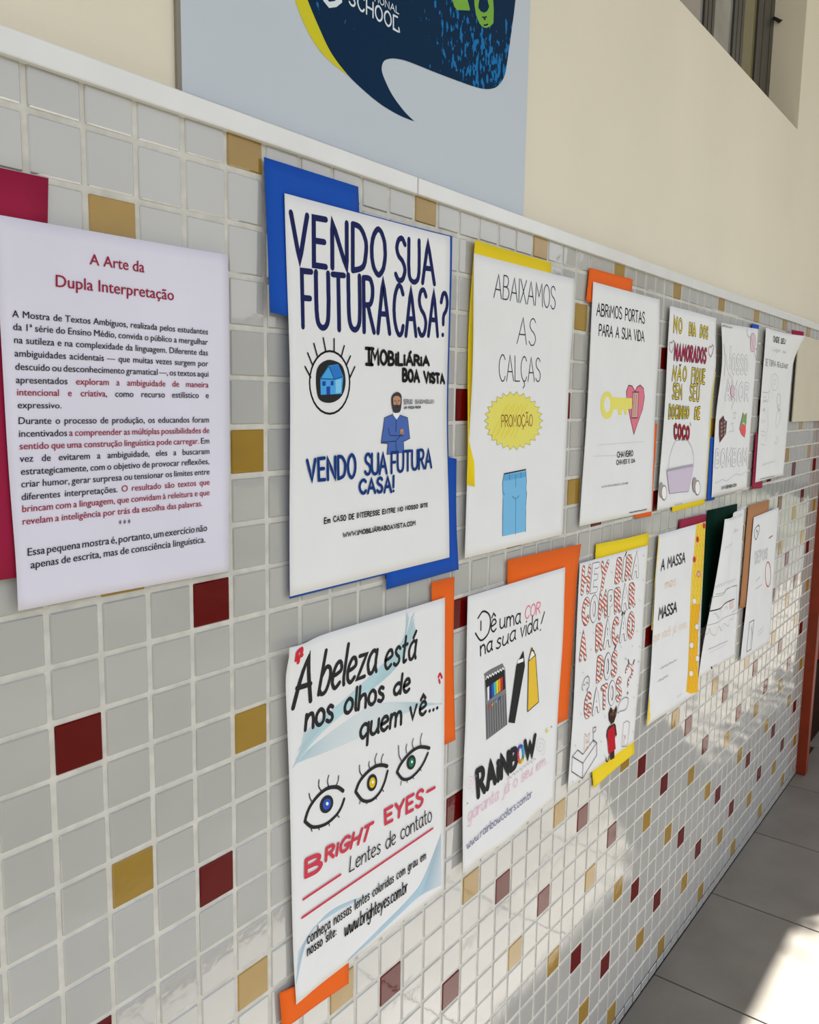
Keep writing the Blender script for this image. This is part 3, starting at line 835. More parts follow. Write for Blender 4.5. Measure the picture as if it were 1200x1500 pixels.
p2.write('BOA ViSTA', 'A', hx(800, 1166, 1018, 1198, 1020, 1240, 800, 1228), .062, BLACK, gap=.2)
p2.fill('B', hx(702, 225, 745, 207, 780, 210, 824, 225, 836, 335, 802, 352, 805, 408, 714, 420, 720, 362, 683, 360), PBLUE, edge=ink('pencil_line', 60, 62, 80), ew=.014)
p2.fill('B', hx(745, 207, 765, 235, 782, 210, 775, 196, 750, 196), WHITE)
p2.fill('B', hx(740, 110, 765, 88, 790, 105, 790, 165, 780, 195, 750, 196, 738, 150), ink('hair_grey', 62, 60, 60), smooth=True)
p2.fill('B', hx(746, 118, 760, 108, 776, 110, 787, 122, 785, 165, 748, 165), SKIN)
p2.fill('B', hx(744, 152, 756, 158, 766, 154, 778, 158, 788, 150, 784, 180, 766, 194, 750, 182), ink('hair_grey', 62, 60, 60))
p2.fill('B', hx(783, 288, 800, 284, 804, 310, 786, 318), SKIN)
p2.lines('B', [[752, 136, 761, 135], [772, 134, 781, 134], [766, 138, 765, 152], [758, 170, 776, 169], [720, 280, 730, 320, 800, 320], [690, 355, 760, 350, 800, 300], [763, 235, 760, 300], [760, 350, 765, 415]], .012, CHAR)
p2.write('SERGIO  BASOMCELLEN', 'B', hx(802, 128, 964, 130, 964, 146, 802, 152), .014, GREY, gap=.12)
p2.write('49 9922-9808', 'B', hx(804, 166, 892, 163, 892, 173, 804, 178), .018, GREY)
p2.write('VENDO', 'B', hx(288, 452, 545, 420, 545, 543, 292, 562), .062, BLUEINK, gap=.22)
p2.write('SUA', 'B', hx(597, 420, 712, 414, 712, 520, 597, 528), .06, BLUEINK, gap=.12)
p2.write('FUTURA', 'B', hx(738, 410, 950, 392, 950, 488, 738, 518), .058, BLUEINK, gap=.16)
p2.write('CASA!', 'B', hx(568, 560, 750, 536, 750, 618, 568, 628), .06, BLUEINK, gap=.18)
p2.write('Em CASO DE INTERESSE ENTRE NO NOSSO SITE', 'B', hx(380, 758, 930, 680, 930, 698, 380, 788), .020, BLACK, gap=.22, jitter=.05)
p2.write('WWW.IMOBILIÁRIABOAVISTA.COM', 'B', hx(480, 838, 865, 774, 865, 796, 480, 860), .020, BLACK, gap=.2, jitter=.05)

# ---------- 3 trousers promotion -------------------------------------------
p3 = Poster([(694.5, 371), (842, 408.5), (824, 783), (681, 818)], .13, ((0, .35, .08, .1, .25), (1, .1, .06, .12, .2)),
            'white poster reading ABAIXAMOS AS CALÇAS with blue jeans and yellow burst')
p3.backing([(693, 351.6), (808, 385), (800, 745), (679.5, 709)], M_YELLOW, -.05, lambda u, v: .10 * math.exp(-(u / .12) ** 2) * math.sin(5.5 * v + 2.4))
p3.write('ABAIXAMOS', 'E', hx(356, 385, 838, 492, 838, 672, 346, 575), .027, ink('pen_navy', 45, 50, 75), gap=.12)
p3.write('AS', 'E', hx(548, 738, 682, 745, 680, 962, 530, 945), .026, ink('pen_navy', 45, 50, 75))
p3.write('CALÇAS', 'E', hx(388, 1032, 718, 1062, 718, 1248, 388, 1243), .026, ink('pen_navy', 45, 50, 75), gap=.13)
star = []
for i in range(52):
    t = 2 * math.pi * i / 52
    k = 1.0 if i % 2 == 0 else .86
    star += [503 + 235 * k * math.cos(t), 308 + 235 * k * math.sin(t) - 0 * math.cos(t)]
p3.fill('F', star, ink('burst_yellow', 228, 218, 105), edge=ink('burst_line', 160, 155, 90), ew=.010)
p3.lines('F', [[300 + 26 * i, 420 + 14 * (i % 3), 420 + 24 * i, 175 + 12 * (i % 2)] for i in range(1, 9)], .03, ink('burst_hatch', 224, 208, 70))
p3.write('PROMOÇÃO', 'F', hx(407, 264, 654, 258, 654, 348, 407, 356), .022, ink('maroon', 120, 45, 40), gap=.13)
p3.fill('F', hx(427, 735, 602, 705, 606, 780, 602, 860, 608, 880, 600, 1000, 602, 1190, 415, 1230, 413, 1080, 418, 930, 414, 860, 420, 760), DENIM)
p3.fill('F', hx(427, 742, 602, 715, 603, 756, 425, 788), ink('belt_denim', 95, 165, 210))
p3.lines('F', [[427, 732, 600, 697], [520, 742, 518, 836], [492, 912, 520, 934, 546, 906], [520, 935, 518, 1216], [602, 1000, 598, 1195], [468, 735, 470, 780], [560, 720, 562, 765],
               [427, 735, 414, 800, 418, 880, 430, 900], [418, 930, 414, 1225], [602, 705, 606, 790, 602, 850, 608, 885, 600, 990]], .016, DDENIM)
p3.lines('F', [[427, 732, 600, 697]], .03, CHAR)

# ---------- 4 locksmith ------------------------------------------------------
p4 = Poster([(869.3, 412.6), (966.7, 438.7), (954.5, 749), (849, 771)], .12, ((0, .5, .05, .15, .3), (1, .2, .06, .12, .2)),
            'white poster ABRIMOS PORTAS with yellow key entering pink heart')
p4.backing([(864, 392), (927.5, 409.3), (922, 460), (858.6, 441)], M_ORANGE, -.05)
p4.backing([(938, 628), (963, 620.5), (954.5, 756), (930, 759)], M_ORANGE, -.05)
p4.write('ABRiMOS', 'I', hx(305, 440, 552, 478, 552, 595, 300, 558), .040, BLACK, gap=.16)
p4.write('PORTAS', 'I', hx(590, 490, 780, 528, 780, 640, 585, 605), .040, BLACK, gap=.16)
p4.write('PARA A SUA ViDA', 'I', hx(328, 648, 775, 718, 775, 820, 322, 757), .040, BLACK, gap=.14)
p4.fill('J', hx(685, 92, 655, 38, 620, 30, 597, 90, 605, 200, 635, 350, 672, 520, 712, 400, 760, 265, 778, 150, 768, 62, 735, 28, 703, 50), ink('heart_pink', 222, 120, 140), edge=ink('heart_line', 110, 40, 60), ew=.03)
p4.oval('J', 405, 230, 66, 138, PYEL)
p4.oval('J', 405, 222, 30, 78, M_PAPER)
p4.fill('J', hx(450, 150, 480, 150, 655, 160, 652, 215, 662, 262, 604, 268, 604, 322, 580, 322, 575, 272, 552, 270, 550, 325, 518, 325, 512, 262, 452, 275), PYEL)
p4.fill('J', hx(660, 98, 720, 98, 708, 355, 645, 355, 652, 270, 658, 215), ink('keyhole', 208, 165, 155), edge=ink('heart_line', 110, 40, 60), ew=.03)
p4.lines('J', [[676, 120, 664, 335], [696, 118, 684, 340]], .014, ink('heart_line', 110, 40, 60))
p4.write('CHAVEiRO', 'J', hx(505, 697, 662, 682, 662, 735, 505, 750), .028, BLACK, gap=.16, jitter=.03)
p4.write('CHAVES E CiA', 'J', hx(498, 778, 682, 765, 682, 797, 498, 824), .024, BLACK, gap=.16, jitter=.04)
p4.write('WWW.CHAVEIROCIA.COM.BR', 'J', hx(348, 1036, 612, 998, 612, 1014, 348, 1054), .010, GREY, gap=.2, jitter=.08)
p4.scribble('J', 625, 1303, 800, 1270, 8, 26, .022, CHAR)
p4.lines('J', [[300, 628, 770, 592], [265, 738, 500, 732]], .006, LGREY)

# ---------- 5 coconut sweet --------------------------------------------------
p5 = Poster([(982, 448), (1049.7, 466.3), (1033, 730.5), (962.7, 748)], .13, ((0, .5, .06, .15, .3), (1, .25, .12, .1, .12), (.5, 0, .05, .4, .12)),
            'white poster NO DIA DOS NAMORADOS with lilac cupcake and coconut halves')
p5.backing([(1003, 560), (1046.5, 545), (1034.5, 731), (990, 742)], ink('pale_yellow_card', 232, 214, 110), -.045, label='thin pale yellow edge card')
p5.backing([(990, 640), (1042, 610), (1032, 738.5), (984.8, 750.4)], M_YELLOW, -.055)
for t_, q_ in (('NO', hx(422, 300, 522, 340, 520, 505, 415, 495)), ('DIA', hx(622, 382, 697, 395, 695, 545, 615, 530)), ('DOS', hx(764, 418, 858, 440, 852, 580, 755, 555)),
               ('NÃO', hx(414, 950, 580, 955, 575, 1120, 395, 1115)), ('FIQUE', hx(655, 968, 818, 990, 812, 1160, 642, 1140)),
               ('SEM', hx(412, 1165, 520, 1190, 515, 1360, 395, 1350)), ('SEU', hx(630, 1175, 745, 1192, 740, 1385, 618, 1372))):
    p5.write(t_, 'M', q_, .105, CHAR, YEL, .50, gap=.36)
p5.write('NAMORADOS', 'M', hx(432, 660, 838, 715, 825, 893, 418, 850), .108, ink('dark_wine', 62, 8, 26), ink('rose', 200, 50, 90), .45, gap=.3)
for cx, cy in ((388, 682), (895, 738)):
    p5.lines('M', [[cx, cy - 40, cx + 20, cy - 78, cx + 35, cy - 50, cx + 22, cy + 20, cx - 4, cy + 85, cx - 30, cy + 40, cx - 32, cy - 30, cx - 15, cy - 58, cx, cy - 40]], .02, CRIM)
p5.write('DOCINHO', 'N', hx(358, 30, 612, 62, 605, 190, 348, 200), .100, CHAR, YEL, .50, gap=.34)
p5.write('DE', 'N', hx(692, 72, 750, 62, 745, 203, 682, 200), .11, CHAR, YEL, .55, gap=.25)
p5.write('COCO', 'N', hx(418, 280, 612, 320, 608, 462, 418, 452), .125, ink('dark_wine', 62, 8, 26), ink('rose_red', 190, 25, 45), .52, gap=.32)
p5.lines('N', [[408, 285, 414, 305], [622, 262, 632, 295]], .03, CHAR)
p5.fill('N', hx(320, 880, 370, 872, 430, 858, 500, 830, 560, 815, 665, 805, 640, 960, 600, 1148, 480, 1155, 355, 1175, 335, 1010), ink('lilac', 205, 192, 210))
p5.lines('N', [[320, 880, 335, 1010, 355, 1175, 480, 1155, 600, 1148, 640, 960, 665, 805], [340, 850, 355, 720, 385, 600, 432, 492, 520, 476, 590, 482, 640, 565, 668, 680, 668, 800]], .016, GREY)
zz = []
for i in range(36):
    zz += [320 + 9.7 * i, 868 - 1.9 * i + (24 if i % 2 else -14)]
p5.lines('N', [zz], .018, ink('slate', 90, 88, 105))
for cx, cy in ((268, 1145), (700, 1080)):
    p5.oval('N', cx - 22, cy - 20, 26, 95, ink('coconut_grey', 165, 155, 150), GREY, .02)
    p5.oval('N', cx + 16, cy + 18, 33, 92, WHITE, ink('coconut_brown', 130, 105, 98), .035)
p5.lines('N', [[520, 462, 524, 488]], .04, CHAR)
p5.scribble('N', 420, 1325, 520, 1300, 8, 14, .014, GREY)

# ---------- 6 bonbon ---------------------------------------------------------
p6 = Poster([(1057, 472.7), (1111.5, 482), (1093.8, 714.7), (1042.7, 728.8)], .14, ((0, .22, .22, .12, .22), (1, .95, .03, .1, .1)),
            'white poster NOSSO in pencil outlines with chocolate bar and strawberry')
p6.backing([(1101.8, 473.8), (1112.3, 476), (1110, 505), (1100, 502)], M_BLUE, -.05)
p6.backing([(1040.5, 641.3), (1056, 638), (1047, 732), (1035.4, 734)], M_BLUE, -.05)
PEN = ink('pencil', 120, 122, 128)
p6.write('N', 'a', hx(180, 520, 275, 530, 265, 940, 178, 940), .17, PEN, M_PAPER, .84)
p6.write('OSSO', 'a', hx(300, 650, 540, 670, 535, 930, 298, 925), .16, PEN, M_PAPER, .84, gap=.3)
p6.write('AMOR', 'a', hx(200, 1060, 560, 1110, 545, 1350, 190, 1340), .15, PEN, M_PAPER, .84, gap=.3)
p6.write('BOMBOM', 'b', hx(205, 640, 690, 640, 690, 855, 195, 885), .16, PEN, M_PAPER, .84, gap=.25)
p6.scribble('a', 140, 180, 300, 215, 22, 18, .022, GREY)
HEART = ink('faint_rose', 216, 192, 200)
p6.oval('a', 622, 420, 42, 120, HEART, ink('rose_line', 160, 110, 130), .02)
p6.oval('a', 612, 520, 34, 75, HEART)
p6.lines('a', [[530, 220, 530, 320, 575, 370], [590, 370, 640, 545, 695, 530], [640, 590, 665, 690, 690, 740], [600, 590, 640, 585, 655, 540]], .018, ink('rose_line', 160, 110, 130), smooth=True)
p6.oval('a', 300, 1210, 30, 90, HEART, ink('rose_line', 160, 110, 130), .018)
p6.lines('a', [[235, 1060, 265, 1180, 265, 1290, 300, 1350], [285, 975, 285, 1110], [300, 1300, 335, 1340, 300, 1420, 280, 1490]], .018, ink('rose_line', 160, 110, 130), smooth=True)
p6.fill('b', hx(318, 92, 330, 150, 348, 172, 372, 182, 355, 380, 258, 520, 248, 400, 252, 170), ink('chocolate', 92, 62, 60))
for i in range(2):
    for j in range(4):
        x = 272 + 48 * i; y = 205 + 62 * j - 22 * i
        p6.fill('b', hx(x, y, x + 30, y - 14, x + 28, y + 26, x, y + 40), ink('chocolate_pale', 150, 122, 118))
p6.fill('b', hx(600, 210, 665, 250, 665, 340, 648, 438, 600, 390, 570, 310), ink('strawberry', 225, 95, 95))
p6.fill('b', hx(628, 42, 640, 95, 682, 50, 670, 250, 640, 190, 615, 215, 565, 310, 600, 150), ink('leaf_green', 130, 160, 105))
p6.lines('b', [[400, 350, 478, 335, 478, 290], [425, 230, 470, 210, 460, 290], [495, 150, 510, 40, 470, 60], [465, 130, 500, 135]], .016, LGREY)
p6.lines('b', [[180, 1155, 250, 1125, 300, 1095, 360, 1118, 440, 1060, 520, 1010, 590, 1025, 650, 980, 700, 990]], .012, LGREY, smooth=True)
p6.write('WWW.BOMBOM.COM', 'b', hx(285, 1205, 520, 1160, 520, 1200, 285, 1258), .026, CHAR, gap=.12, jitter=.06)

# ---------- 7 peeling poster -------------------------------------------------
p7 = Poster([(1122.5, 480), (1179.8, 492.2), (1147.6, 696), (1106.5, 706.9)], .14, ((1.02, -.02, .84, .32, .135), (0, .1, .03, .1, .2)),
            'white poster ONDE SEU with its top right corner peeling off wall', n=(30, 36))
p7.backing([p7.find(x, y, -.06) for x, y in ((1160, 482.8), (1177.6, 486), (1176, 499), (1159, 496))], M_CRIMSON, -.06, wall_coords=True)
p7.backing([(1106.3, 634), (1122, 630), (1117, 714.6), (1100, 716.5)], M_CRIMSON, -.07, lambda u, v: .05 * math.exp(-(u / .3) ** 2))
p7.write('ONDE SEU', 'c', hx(300, 240, 495, 295, 482, 362, 300, 330), .05, CHAR, gap=.2, jitter=.05)
p7.write('Lugar de', 'c', hx(285, 400, 495, 470, 495, 510, 285, 465), .018, LGREY)
p7.write('SE TORNA REALIDADE', 'c', hx(180, 595, 530, 690, 520, 745, 175, 700), .032, GREY, gap=.18, jitter=.06)
p7.oval('c', 320, 960, 55, 130, None, LGREY, .014)
p7.oval('c', 318, 960, 20, 40, None, LGREY, .012)
p7.oval('c', 385, 1240, 28, 95, None, LGREY, .02)
p7.lines('c', [[130, 1120, 215, 1130, 240, 1080], [240, 1100, 215, 1260, 135, 1275], [145, 1200, 180, 1190], [140, 1245, 165, 1250, 190, 1240], [365, 1350, 385, 1420, 410, 1380], [130, 1400, 160, 1370, 170, 1450]], .02, LGREY)
p7.lines('d', [[230, 90, 240, 130, 200, 130], [180, 350, 205, 300, 240, 320], [170, 480, 235, 490, 230, 560, 175, 540], [165, 690, 190, 712, 235, 712], [285, 100, 290, 400, 250, 640],
               [440, 60, 480, 120, 440, 180, 420, 330, 430, 420], [490, 20, 500, 220, 480, 320, 440, 440], [420, 560, 460, 640, 430, 690, 395, 670]], .016, LGREY)
p7.scribble('d', 190, 1050, 410, 980, 18, 12, .018, LGREY)
p7.scribble('d', 155, 1290, 400, 1240, 14, 26, .022, GREY)

# ---------- 8 contact lenses -------------------------------------------------
p8 = Poster([(424, 949), (652, 875.3), (650, 1303), (434, 1471.8)], .12, ((0, 0, .20, .10, .05), (0, .35, .05, .12, .3), (0, 1, .05, .1, .1)),
            'white poster BRIGHT EYES with three inked eyes and teal hatching', n=(30, 40))
p8.backing([(632.5, 853), (666, 845), (667.5, 1084), (634, 1099)], M_ORANGE, -.05, lambda u, v: -.05 * math.sin(3.1 * v) * u)
p8.backing([(408.5, 1454), (509, 1406), (509, 1439), (412, 1508)], M_ORANGE, -.05, lambda u, v: .05 * u)
hatch = []
for i in range(34):
    t = i / 33
    x0 = 218 + 60 * t + rnd.uniform(-6, 6); y0 = 1000 - 190 * t
    hatch.append([x0, y0, 330 + 120 * t, 790 - 120 * t + 60 * (1 - t), 560 + 90 * t, 640 - 150 * t, 760 + 40 * t, 380 - 60 * t + 90 * (1 - t), 868 - 60 * rnd.random() * t, 165 + 170 * (1 - t) * .6])
    if i % 3 == 0:
        hatch.append([240 + 50 * t, 970 - 60 * t, 420, 900 - 90 * t, 640, 800 - 130 * t, 850, 690 - 40 * t, 1008, 655 + 6 * t])
p8.lines('C', hatch, .009, TEAL, smooth=True)
hatch = []
for i in range(30):
    t = i / 29
    hatch.append([508 + 20 * t, 938 - 24 * t, 650 + 30 * t, 812 - 50 * t, 780 + 50 * t, 690 - 80 * t, 890 + 20 * t, 590 - 90 * t, 1004, 530 - 270 * t])
    if i % 3 == 0: hatch.append([232 + 10 * t, 1060 - 180 * t, 300 + 30 * t, 800 - 40 * t, 420 + 30 * t, 690 - 40 * t, 600 + 60 * t, 590 - 20 * t])
p8.lines('D', hatch, .012, ink('pale_blue_hatch', 172, 202, 216), smooth=True)
INK8 = ink('brush', 42, 42, 44)
p8.write('A', 'C', hx(238, 410, 372, 372, 308, 640, 215, 678), .095, INK8)
p8.write('beleza', 'C', hx(392, 372, 672, 300, 656, 488, 350, 612), .080, INK8, gap=.12)
p8.write('está', 'C', hx(722, 318, 880, 262, 866, 416, 700, 476), .074, INK8, gap=.14)
p8.write('nos', 'C', hx(290, 665, 432, 612, 425, 748, 280, 796), 0.078, INK8, gap=.14)
p8.write('olhos', 'C', hx(500, 592, 700, 520, 697, 640, 487, 714), 0.078, INK8, gap=.15)
p8.write('de', 'C', hx(762, 520, 842, 476, 835, 590, 750, 612), 0.078, INK8, gap=.16)
p8.write('quem', 'C', hx(580, 728, 798, 648, 790, 765, 572, 848), 0.078, INK8, gap=.13)
p8.write('vê...', 'C', hx(842, 636, 985, 570, 985, 683, 836, 744), 0.078, INK8, gap=.2)
p8.lines('C', [[232, 425, 240, 385, 262, 365, 262, 385], [243, 438, 248, 408, 264, 400]], .075, REDINK, 'lettering', smooth=True)
p8.lines('C', [[990, 515, 998, 498, 1008, 518], [993, 530, 997, 546]], .06, REDINK, 'lettering', smooth=True)
def eye(crop_pts_top, bottom, pup, iris_m, lashes):
    p8.lines('C', [crop_pts_top], .075, INK8, smooth=True)
    p8.lines('C', [bottom], .065, INK8, smooth=True)
    cx, cy, rx, ry = pup
    p8.oval('C', cx, cy, rx, ry, INK8, lean=-.3)
    p8.oval('C', cx + 1, cy, rx * .60, ry * .62, iris_m, lean=-.3)
    p8.oval('C', cx + 3, cy - 3, rx * .2, ry * .2, WHITE)
    p8.lines('C', lashes, .022, INK8, smooth=True)
eye([278, 1282, 300, 1215, 345, 1150, 398, 1108, 450, 1102, 482, 1122], [278, 1284, 320, 1314, 385, 1300, 440, 1256, 470, 1212, 487, 1165], (393, 1192, 36, 47), ink('iris_blue', 45, 85, 185),
    [[318, 1185, 305, 1160, 300, 1135], [370, 1128, 352, 1100, 353, 1062], [405, 1100, 398, 1070, 405, 1038], [445, 1092, 455, 1065, 457, 1040], [310, 1320, 315, 1336], [350, 1316, 354, 1328], [404, 1292, 408, 1306], [445, 1244, 460, 1262]])
eye([548, 1124, 570, 1070, 612, 1020, 655, 990, 690, 984, 716, 990], [548, 1126, 585, 1172, 630, 1172, 672, 1135, 700, 1080, 718, 1016], (635, 1077, 27, 45), ink('iris_yellow', 225, 190, 40),
    [[585, 1045, 570, 1020, 568, 984], [625, 1003, 617, 985, 620, 965], [655, 983, 650, 955, 660, 922], [685, 975, 685, 950, 695, 925], [572, 1172, 568, 1190], [605, 1178, 607, 1190], [655, 1150, 658, 1165], [686, 1108, 696, 1124]])
eye([768, 1020, 790, 975, 835, 920, 880, 890, 915, 888, 940, 894], [768, 1022, 798, 1058, 838, 1053, 880, 1015, 910, 970, 932, 920], (843, 969, 24, 38), ink('iris_green', 30, 120, 85),
    [[790, 960, 778, 930, 775, 880], [818, 920, 815, 895, 820, 872], [855, 895, 848, 870, 855, 842], [895, 878, 892, 850, 900, 815], [790, 1070, 786, 1090], [820, 1060, 822, 1076], [850, 1042, 856, 1056], [885, 1000, 896, 1012]])
RB = ink('brush_red', 205, 62, 78)
p8.write('B', 'D', hx(283, 398, 370, 356, 360, 450, 281, 486), .085, RB)
p8.write('RiGHT', 'D', hx(392, 335, 640, 198, 614, 284, 388, 402), .070, RB, gap=.2)
p8.write('EYES', 'D', hx(704, 132, 908, 18, 902, 104, 706, 204), .075, RB, gap=.22)
p8.lines('D', [[928, 34, 968, 12]], .07, RB, 'lettering')
p8.write('Lentes de contato', 'D', hx(520, 378, 948, 108, 952, 190, 514, 460), .026, BLACK, gap=.12)
p8.lines('D', [[268, 607, 466, 475], [261, 705, 958, 229]], .045, RB)
p8.write('conheça nossas lentes coloridas com grau em', 'D', hx(290, 786, 920, 346, 920, 390, 290, 846), .024, BLACK, gap=.2)
p8.write('nosso site:', 'D', hx(288, 852, 442, 748, 442, 796, 290, 908), .026, BLACK, gap=.2)
p8.write('www.brighteyes.com.br', 'D', hx(490, 728, 822, 500, 822, 565, 488, 806), .030, BLACK, gap=.14)

# ---------- 9 rainbow pencils -----------------------------------------------
p9 = Poster([(685.5, 874), (828.3, 830.8), (811, 1170), (678, 1280.7)], .13, ((0, 1, .08, .12, .2), (.45, 1, .12, .25, .06), (1, .3, .05, .1, .2), (0, .4, .04, .1, .2)),
            'white poster RAINBOW with pencil box and crossed black and yellow pencils', n=(26, 36))
p9.backing([(744, 820.3), (848.5, 796.5), (832, 1053), (740, 1095)], M_ORANGE, -.05, lambda u, v: .09 * math.exp(-((v) / .1) ** 2) * u)
p9.lines('G', [[262, 655, 300, 603, 345, 625, 357, 690, 338, 775, 285, 825, 242, 770]], .045, CHAR, 'lettering', smooth=True)
p9.lines('G', [[284, 678, 284, 745]], .045, CHAR, 'lettering')
p9.write('ê', 'G', hx(360, 620, 402, 598, 402, 750, 362, 766), .042, CHAR)
p9.write('uma', 'G', hx(430, 612, 588, 570, 586, 690, 430, 736), .042, CHAR, gap=.14)
p9.write('COR', 'G', hx(628, 568, 742, 528, 736, 616, 620, 664), .034, PINK, gap=.16)
p9.write('na', 'G', hx(275, 822, 372, 782, 370, 898, 282, 942), .046, CHAR, gap=.14)
p9.write('sua', 'G', hx(412, 768, 552, 700, 548, 818, 400, 892), .042, CHAR, gap=.14)
p9.write('vida', 'G', hx(592, 680, 722, 615, 718, 742, 585, 806), .042, CHAR, gap=.12)
p9.lines('G', [[770, 608, 745, 695], [738, 744, 740, 746]], .045, CHAR, 'lettering')
p9.fill('G', hx(306, 1082, 350, 1050, 448, 1000, 468, 1040, 320, 1118), ink('box_grey', 120, 118, 118))
p9.fill('H', hx(312, -150, 470, -210, 485, 215, 325, 335), ink('graphite', 128, 128, 130))
p9.fill('G', hx(315, 1112, 462, 1040, 470, 1192, 330, 1290), CHAR)
ZZ = []
for i in range(15):
    ZZ += [320 + 10 * i, 1116 - 5.4 * i + (-12 if i % 2 else 6)]
p9.lines('G', [ZZ], .03, WHITE)
cols = [(225, 225, 225), (40, 45, 120), (40, 95, 175), (90, 190, 185), (215, 215, 60), (235, 150, 45), (205, 45, 40)]
for i, c_ in enumerate(cols):
    x = 330 + 17 * i
    p9.fill('G', hx(x, 1184 - 12 * i, x + 16, 1172 - 12 * i, x + 17, 1276 - 13 * i, x + 3, 1288 - 13 * i), ink('pencil_%d' % i, *c_))
p9.lines('H', [[325 + 18 * i, 60 - 10 * i, 332 + 18 * i, 318 - 13 * i] for i in range(9)], .02, ink('graphite_dark', 85, 85, 88))
for i, c_ in enumerate([(205, 60, 50), (225, 150, 60), (90, 160, 200), (60, 90, 170)]):
    p9.fill('H', hx(332 + 26 * i, 92 - 22 * i, 352 + 26 * i, 60 - 22 * i, 350 + 26 * i, 92 - 22 * i), ink('spill_%d' % i, *c_))
p9.fill('H', hx(607, -350, 553, -235, 493, 198, 540, 205, 618, -235), CHAR)
p9.fill('G', hx(564, 975, 606, 958, 606, 985, 560, 1002), WHITE)
p9.fill('G', hx(670, 880, 646, 978, 638, 1368, 722, 1294, 698, 935), ink('pencil_yellow', 230, 190, 60), edge=CHAR, ew=.028)
p9.fill('G', hx(672, 905, 656, 948, 650, 975, 692, 938), WHITE)
p9.lines('G', [[648, 980, 696, 936], [668, 900, 688, 905]], .025, CHAR)
p9.write('RAiNB', 'H', hx(250, 570, 558, 388, 552, 530, 262, 762), .150, CHAR, gap=.24)
for k, c_ in enumerate([(60, 150, 70), (225, 190, 50), (225, 110, 40), (190, 50, 90), (110, 60, 150), (50, 90, 185), (60, 160, 200)]):
    p9.oval('H', 585, 440, 21, 62, None, ink('ring_%d' % k, *c_), .09, n=7, a0=k * 51.4, a1=k * 51.4 + 53)
p9.write('W', 'H', hx(618, 345, 694, 300, 686, 440, 622, 474), .145, CHAR)
p9.write('garanta já o seu em...', 'H', hx(190, 850, 800, 420, 795, 505, 182, 962), .022, PALEPINK, gap=.1)
p9.scribble('H', 480, 632, 700, 472, 14, 22, .010, GREY)
p9.write('www.rainbowcolors.com.br', 'H', hx(170, 1105, 668, 705, 670, 762, 175, 1166), .020, ink('pen_violet', 70, 70, 130), gap=.14)
for cx, cy, s_ in ((195, 665, 60), (735, 378, 62)):
    sp = []
    for i in range(34):
        t = i * .42; k = s_ * i / 34
        sp += [cx + .75 * k * math.cos(t), cy + 1.2 * k * math.sin(t)]
    p9.lines('H', [sp], .008, PALEPINK if cx < 400 else LGREY, smooth=True)
p9.oval('H', 788, 262, 10, 14, PYEL); p9.oval('H', 820, 230, 4, 6, GREY); p9.oval('H', 176, 815, 4, 6, GREY); p9.oval('H', 238, 606, 6, 9, GREY)

# ---------- 10 cat food ------------------------------------------------------
m_st = bpy.data.materials.new('red_stripes'); m_st.use_nodes = True
n_ = m_st.node_tree; b_ = n_.nodes['Principled BSDF']; b_.inputs['Roughness'].default_value = .75
g_ = n_.nodes.new('ShaderNodeNewGeometry'); mpn = n_.nodes.new('ShaderNodeMapping'); wv = n_.nodes.new('ShaderNodeTexWave'); cr = n_.nodes.new('ShaderNodeValToRGB')
mpn.inputs['Rotation'].default_value = (0, math.radians(-32), 0)
wv.bands_direction = 'Z'; wv.inputs['Scale'].default_value = 42; wv.inputs['Distortion'].default_value = .4
cr.color_ramp.interpolation = 'CONSTANT'
cr.color_ramp.elements[0].color = rgb(232, 226, 220); cr.color_ramp.elements[1].position = .55; cr.color_ramp.elements[1].color = rgb(205, 85, 65)
n_.links.new(g_.outputs['Position'], mpn.inputs[0]); n_.links.new(mpn.outputs[0], wv.inputs['Vector']); n_.links.new(wv.outputs[0], cr.inputs[0]); n_.links.new(cr.outputs[0], b_.inputs['Base Color'])
p10 = Poster([(849.6, 825.3), (949.6, 798.7), (928.5, 1087), (832, 1155.8)], .13, ((0, .6, .06, .1, .3), (1, .6, .05, .1, .3)),
             'white poster with red striped bubble letters and brown cat in red dress', n=(26, 36))
p10.backing([(873.3, 797.3), (951.3, 780), (942.5, 896), (868, 905)], M_YELLOW, -.05, lambda u, v: .10 * math.exp(-(v / .08) ** 2) * (1 - abs(2 * u - 1)))
p10.backing([(866, 1112), (928.6, 1075), (927.8, 1103), (870, 1155)], M_YELLOW, -.05, lambda u, v: .05 * math.exp(-((u - 1) / .3) ** 2) * v)
OUT = ink('outline', 62, 52, 54)
st = (m_st, M_PAPER)
for t_, cr_, q_, w_ in (('HEY', 'K', hx(262, 470, 530, 405, 500, 680, 245, 735), .15), ('BÍRA', 'K', hx(640, 380, 872, 318, 855, 545, 615, 610), .15),
                        ('COMPRAR', 'K', hx(262, 830, 815, 650, 815, 870, 255, 1075), .15),
                        ('A', 'K', hx(228, 1205, 288, 1185, 280, 1455, 225, 1465), .14), ('RAÇÃO', 'K', hx(410, 1110, 808, 965, 805, 1205, 405, 1365), .15),
                        ('DOS', 'L', hx(405, 105, 590, 40, 585, 262, 392, 335), .15), ('GATOS', 'L', hx(270, 500, 635, 315, 635, 520, 262, 720), .14)):
    p10.write(t_, cr_, q_, w_ * 1.25, OUT, (m_st, M_PAPER), .80, gap=.34)
p10.write('?', 'L', hx(692, 178, 765, 170, 740, 470, 680, 480), .10, OUT, m_st, .85)
p10.lines('L', [[715, 118, 722, 165], [778, 120, 765, 165]], .05, DBROWN)
p10.lines('L', [[128, 1130, 185, 1060, 240, 1105, 352, 955, 385, 985, 385, 1112, 235, 1360, 120, 1285, 128, 1130, 240, 1198, 235, 1360], [240, 1198, 385, 985], [358, 985, 345, 950, 350, 890], [345, 880, 345, 830, 375, 818, 372, 860, 345, 882]], .022, CHAR)
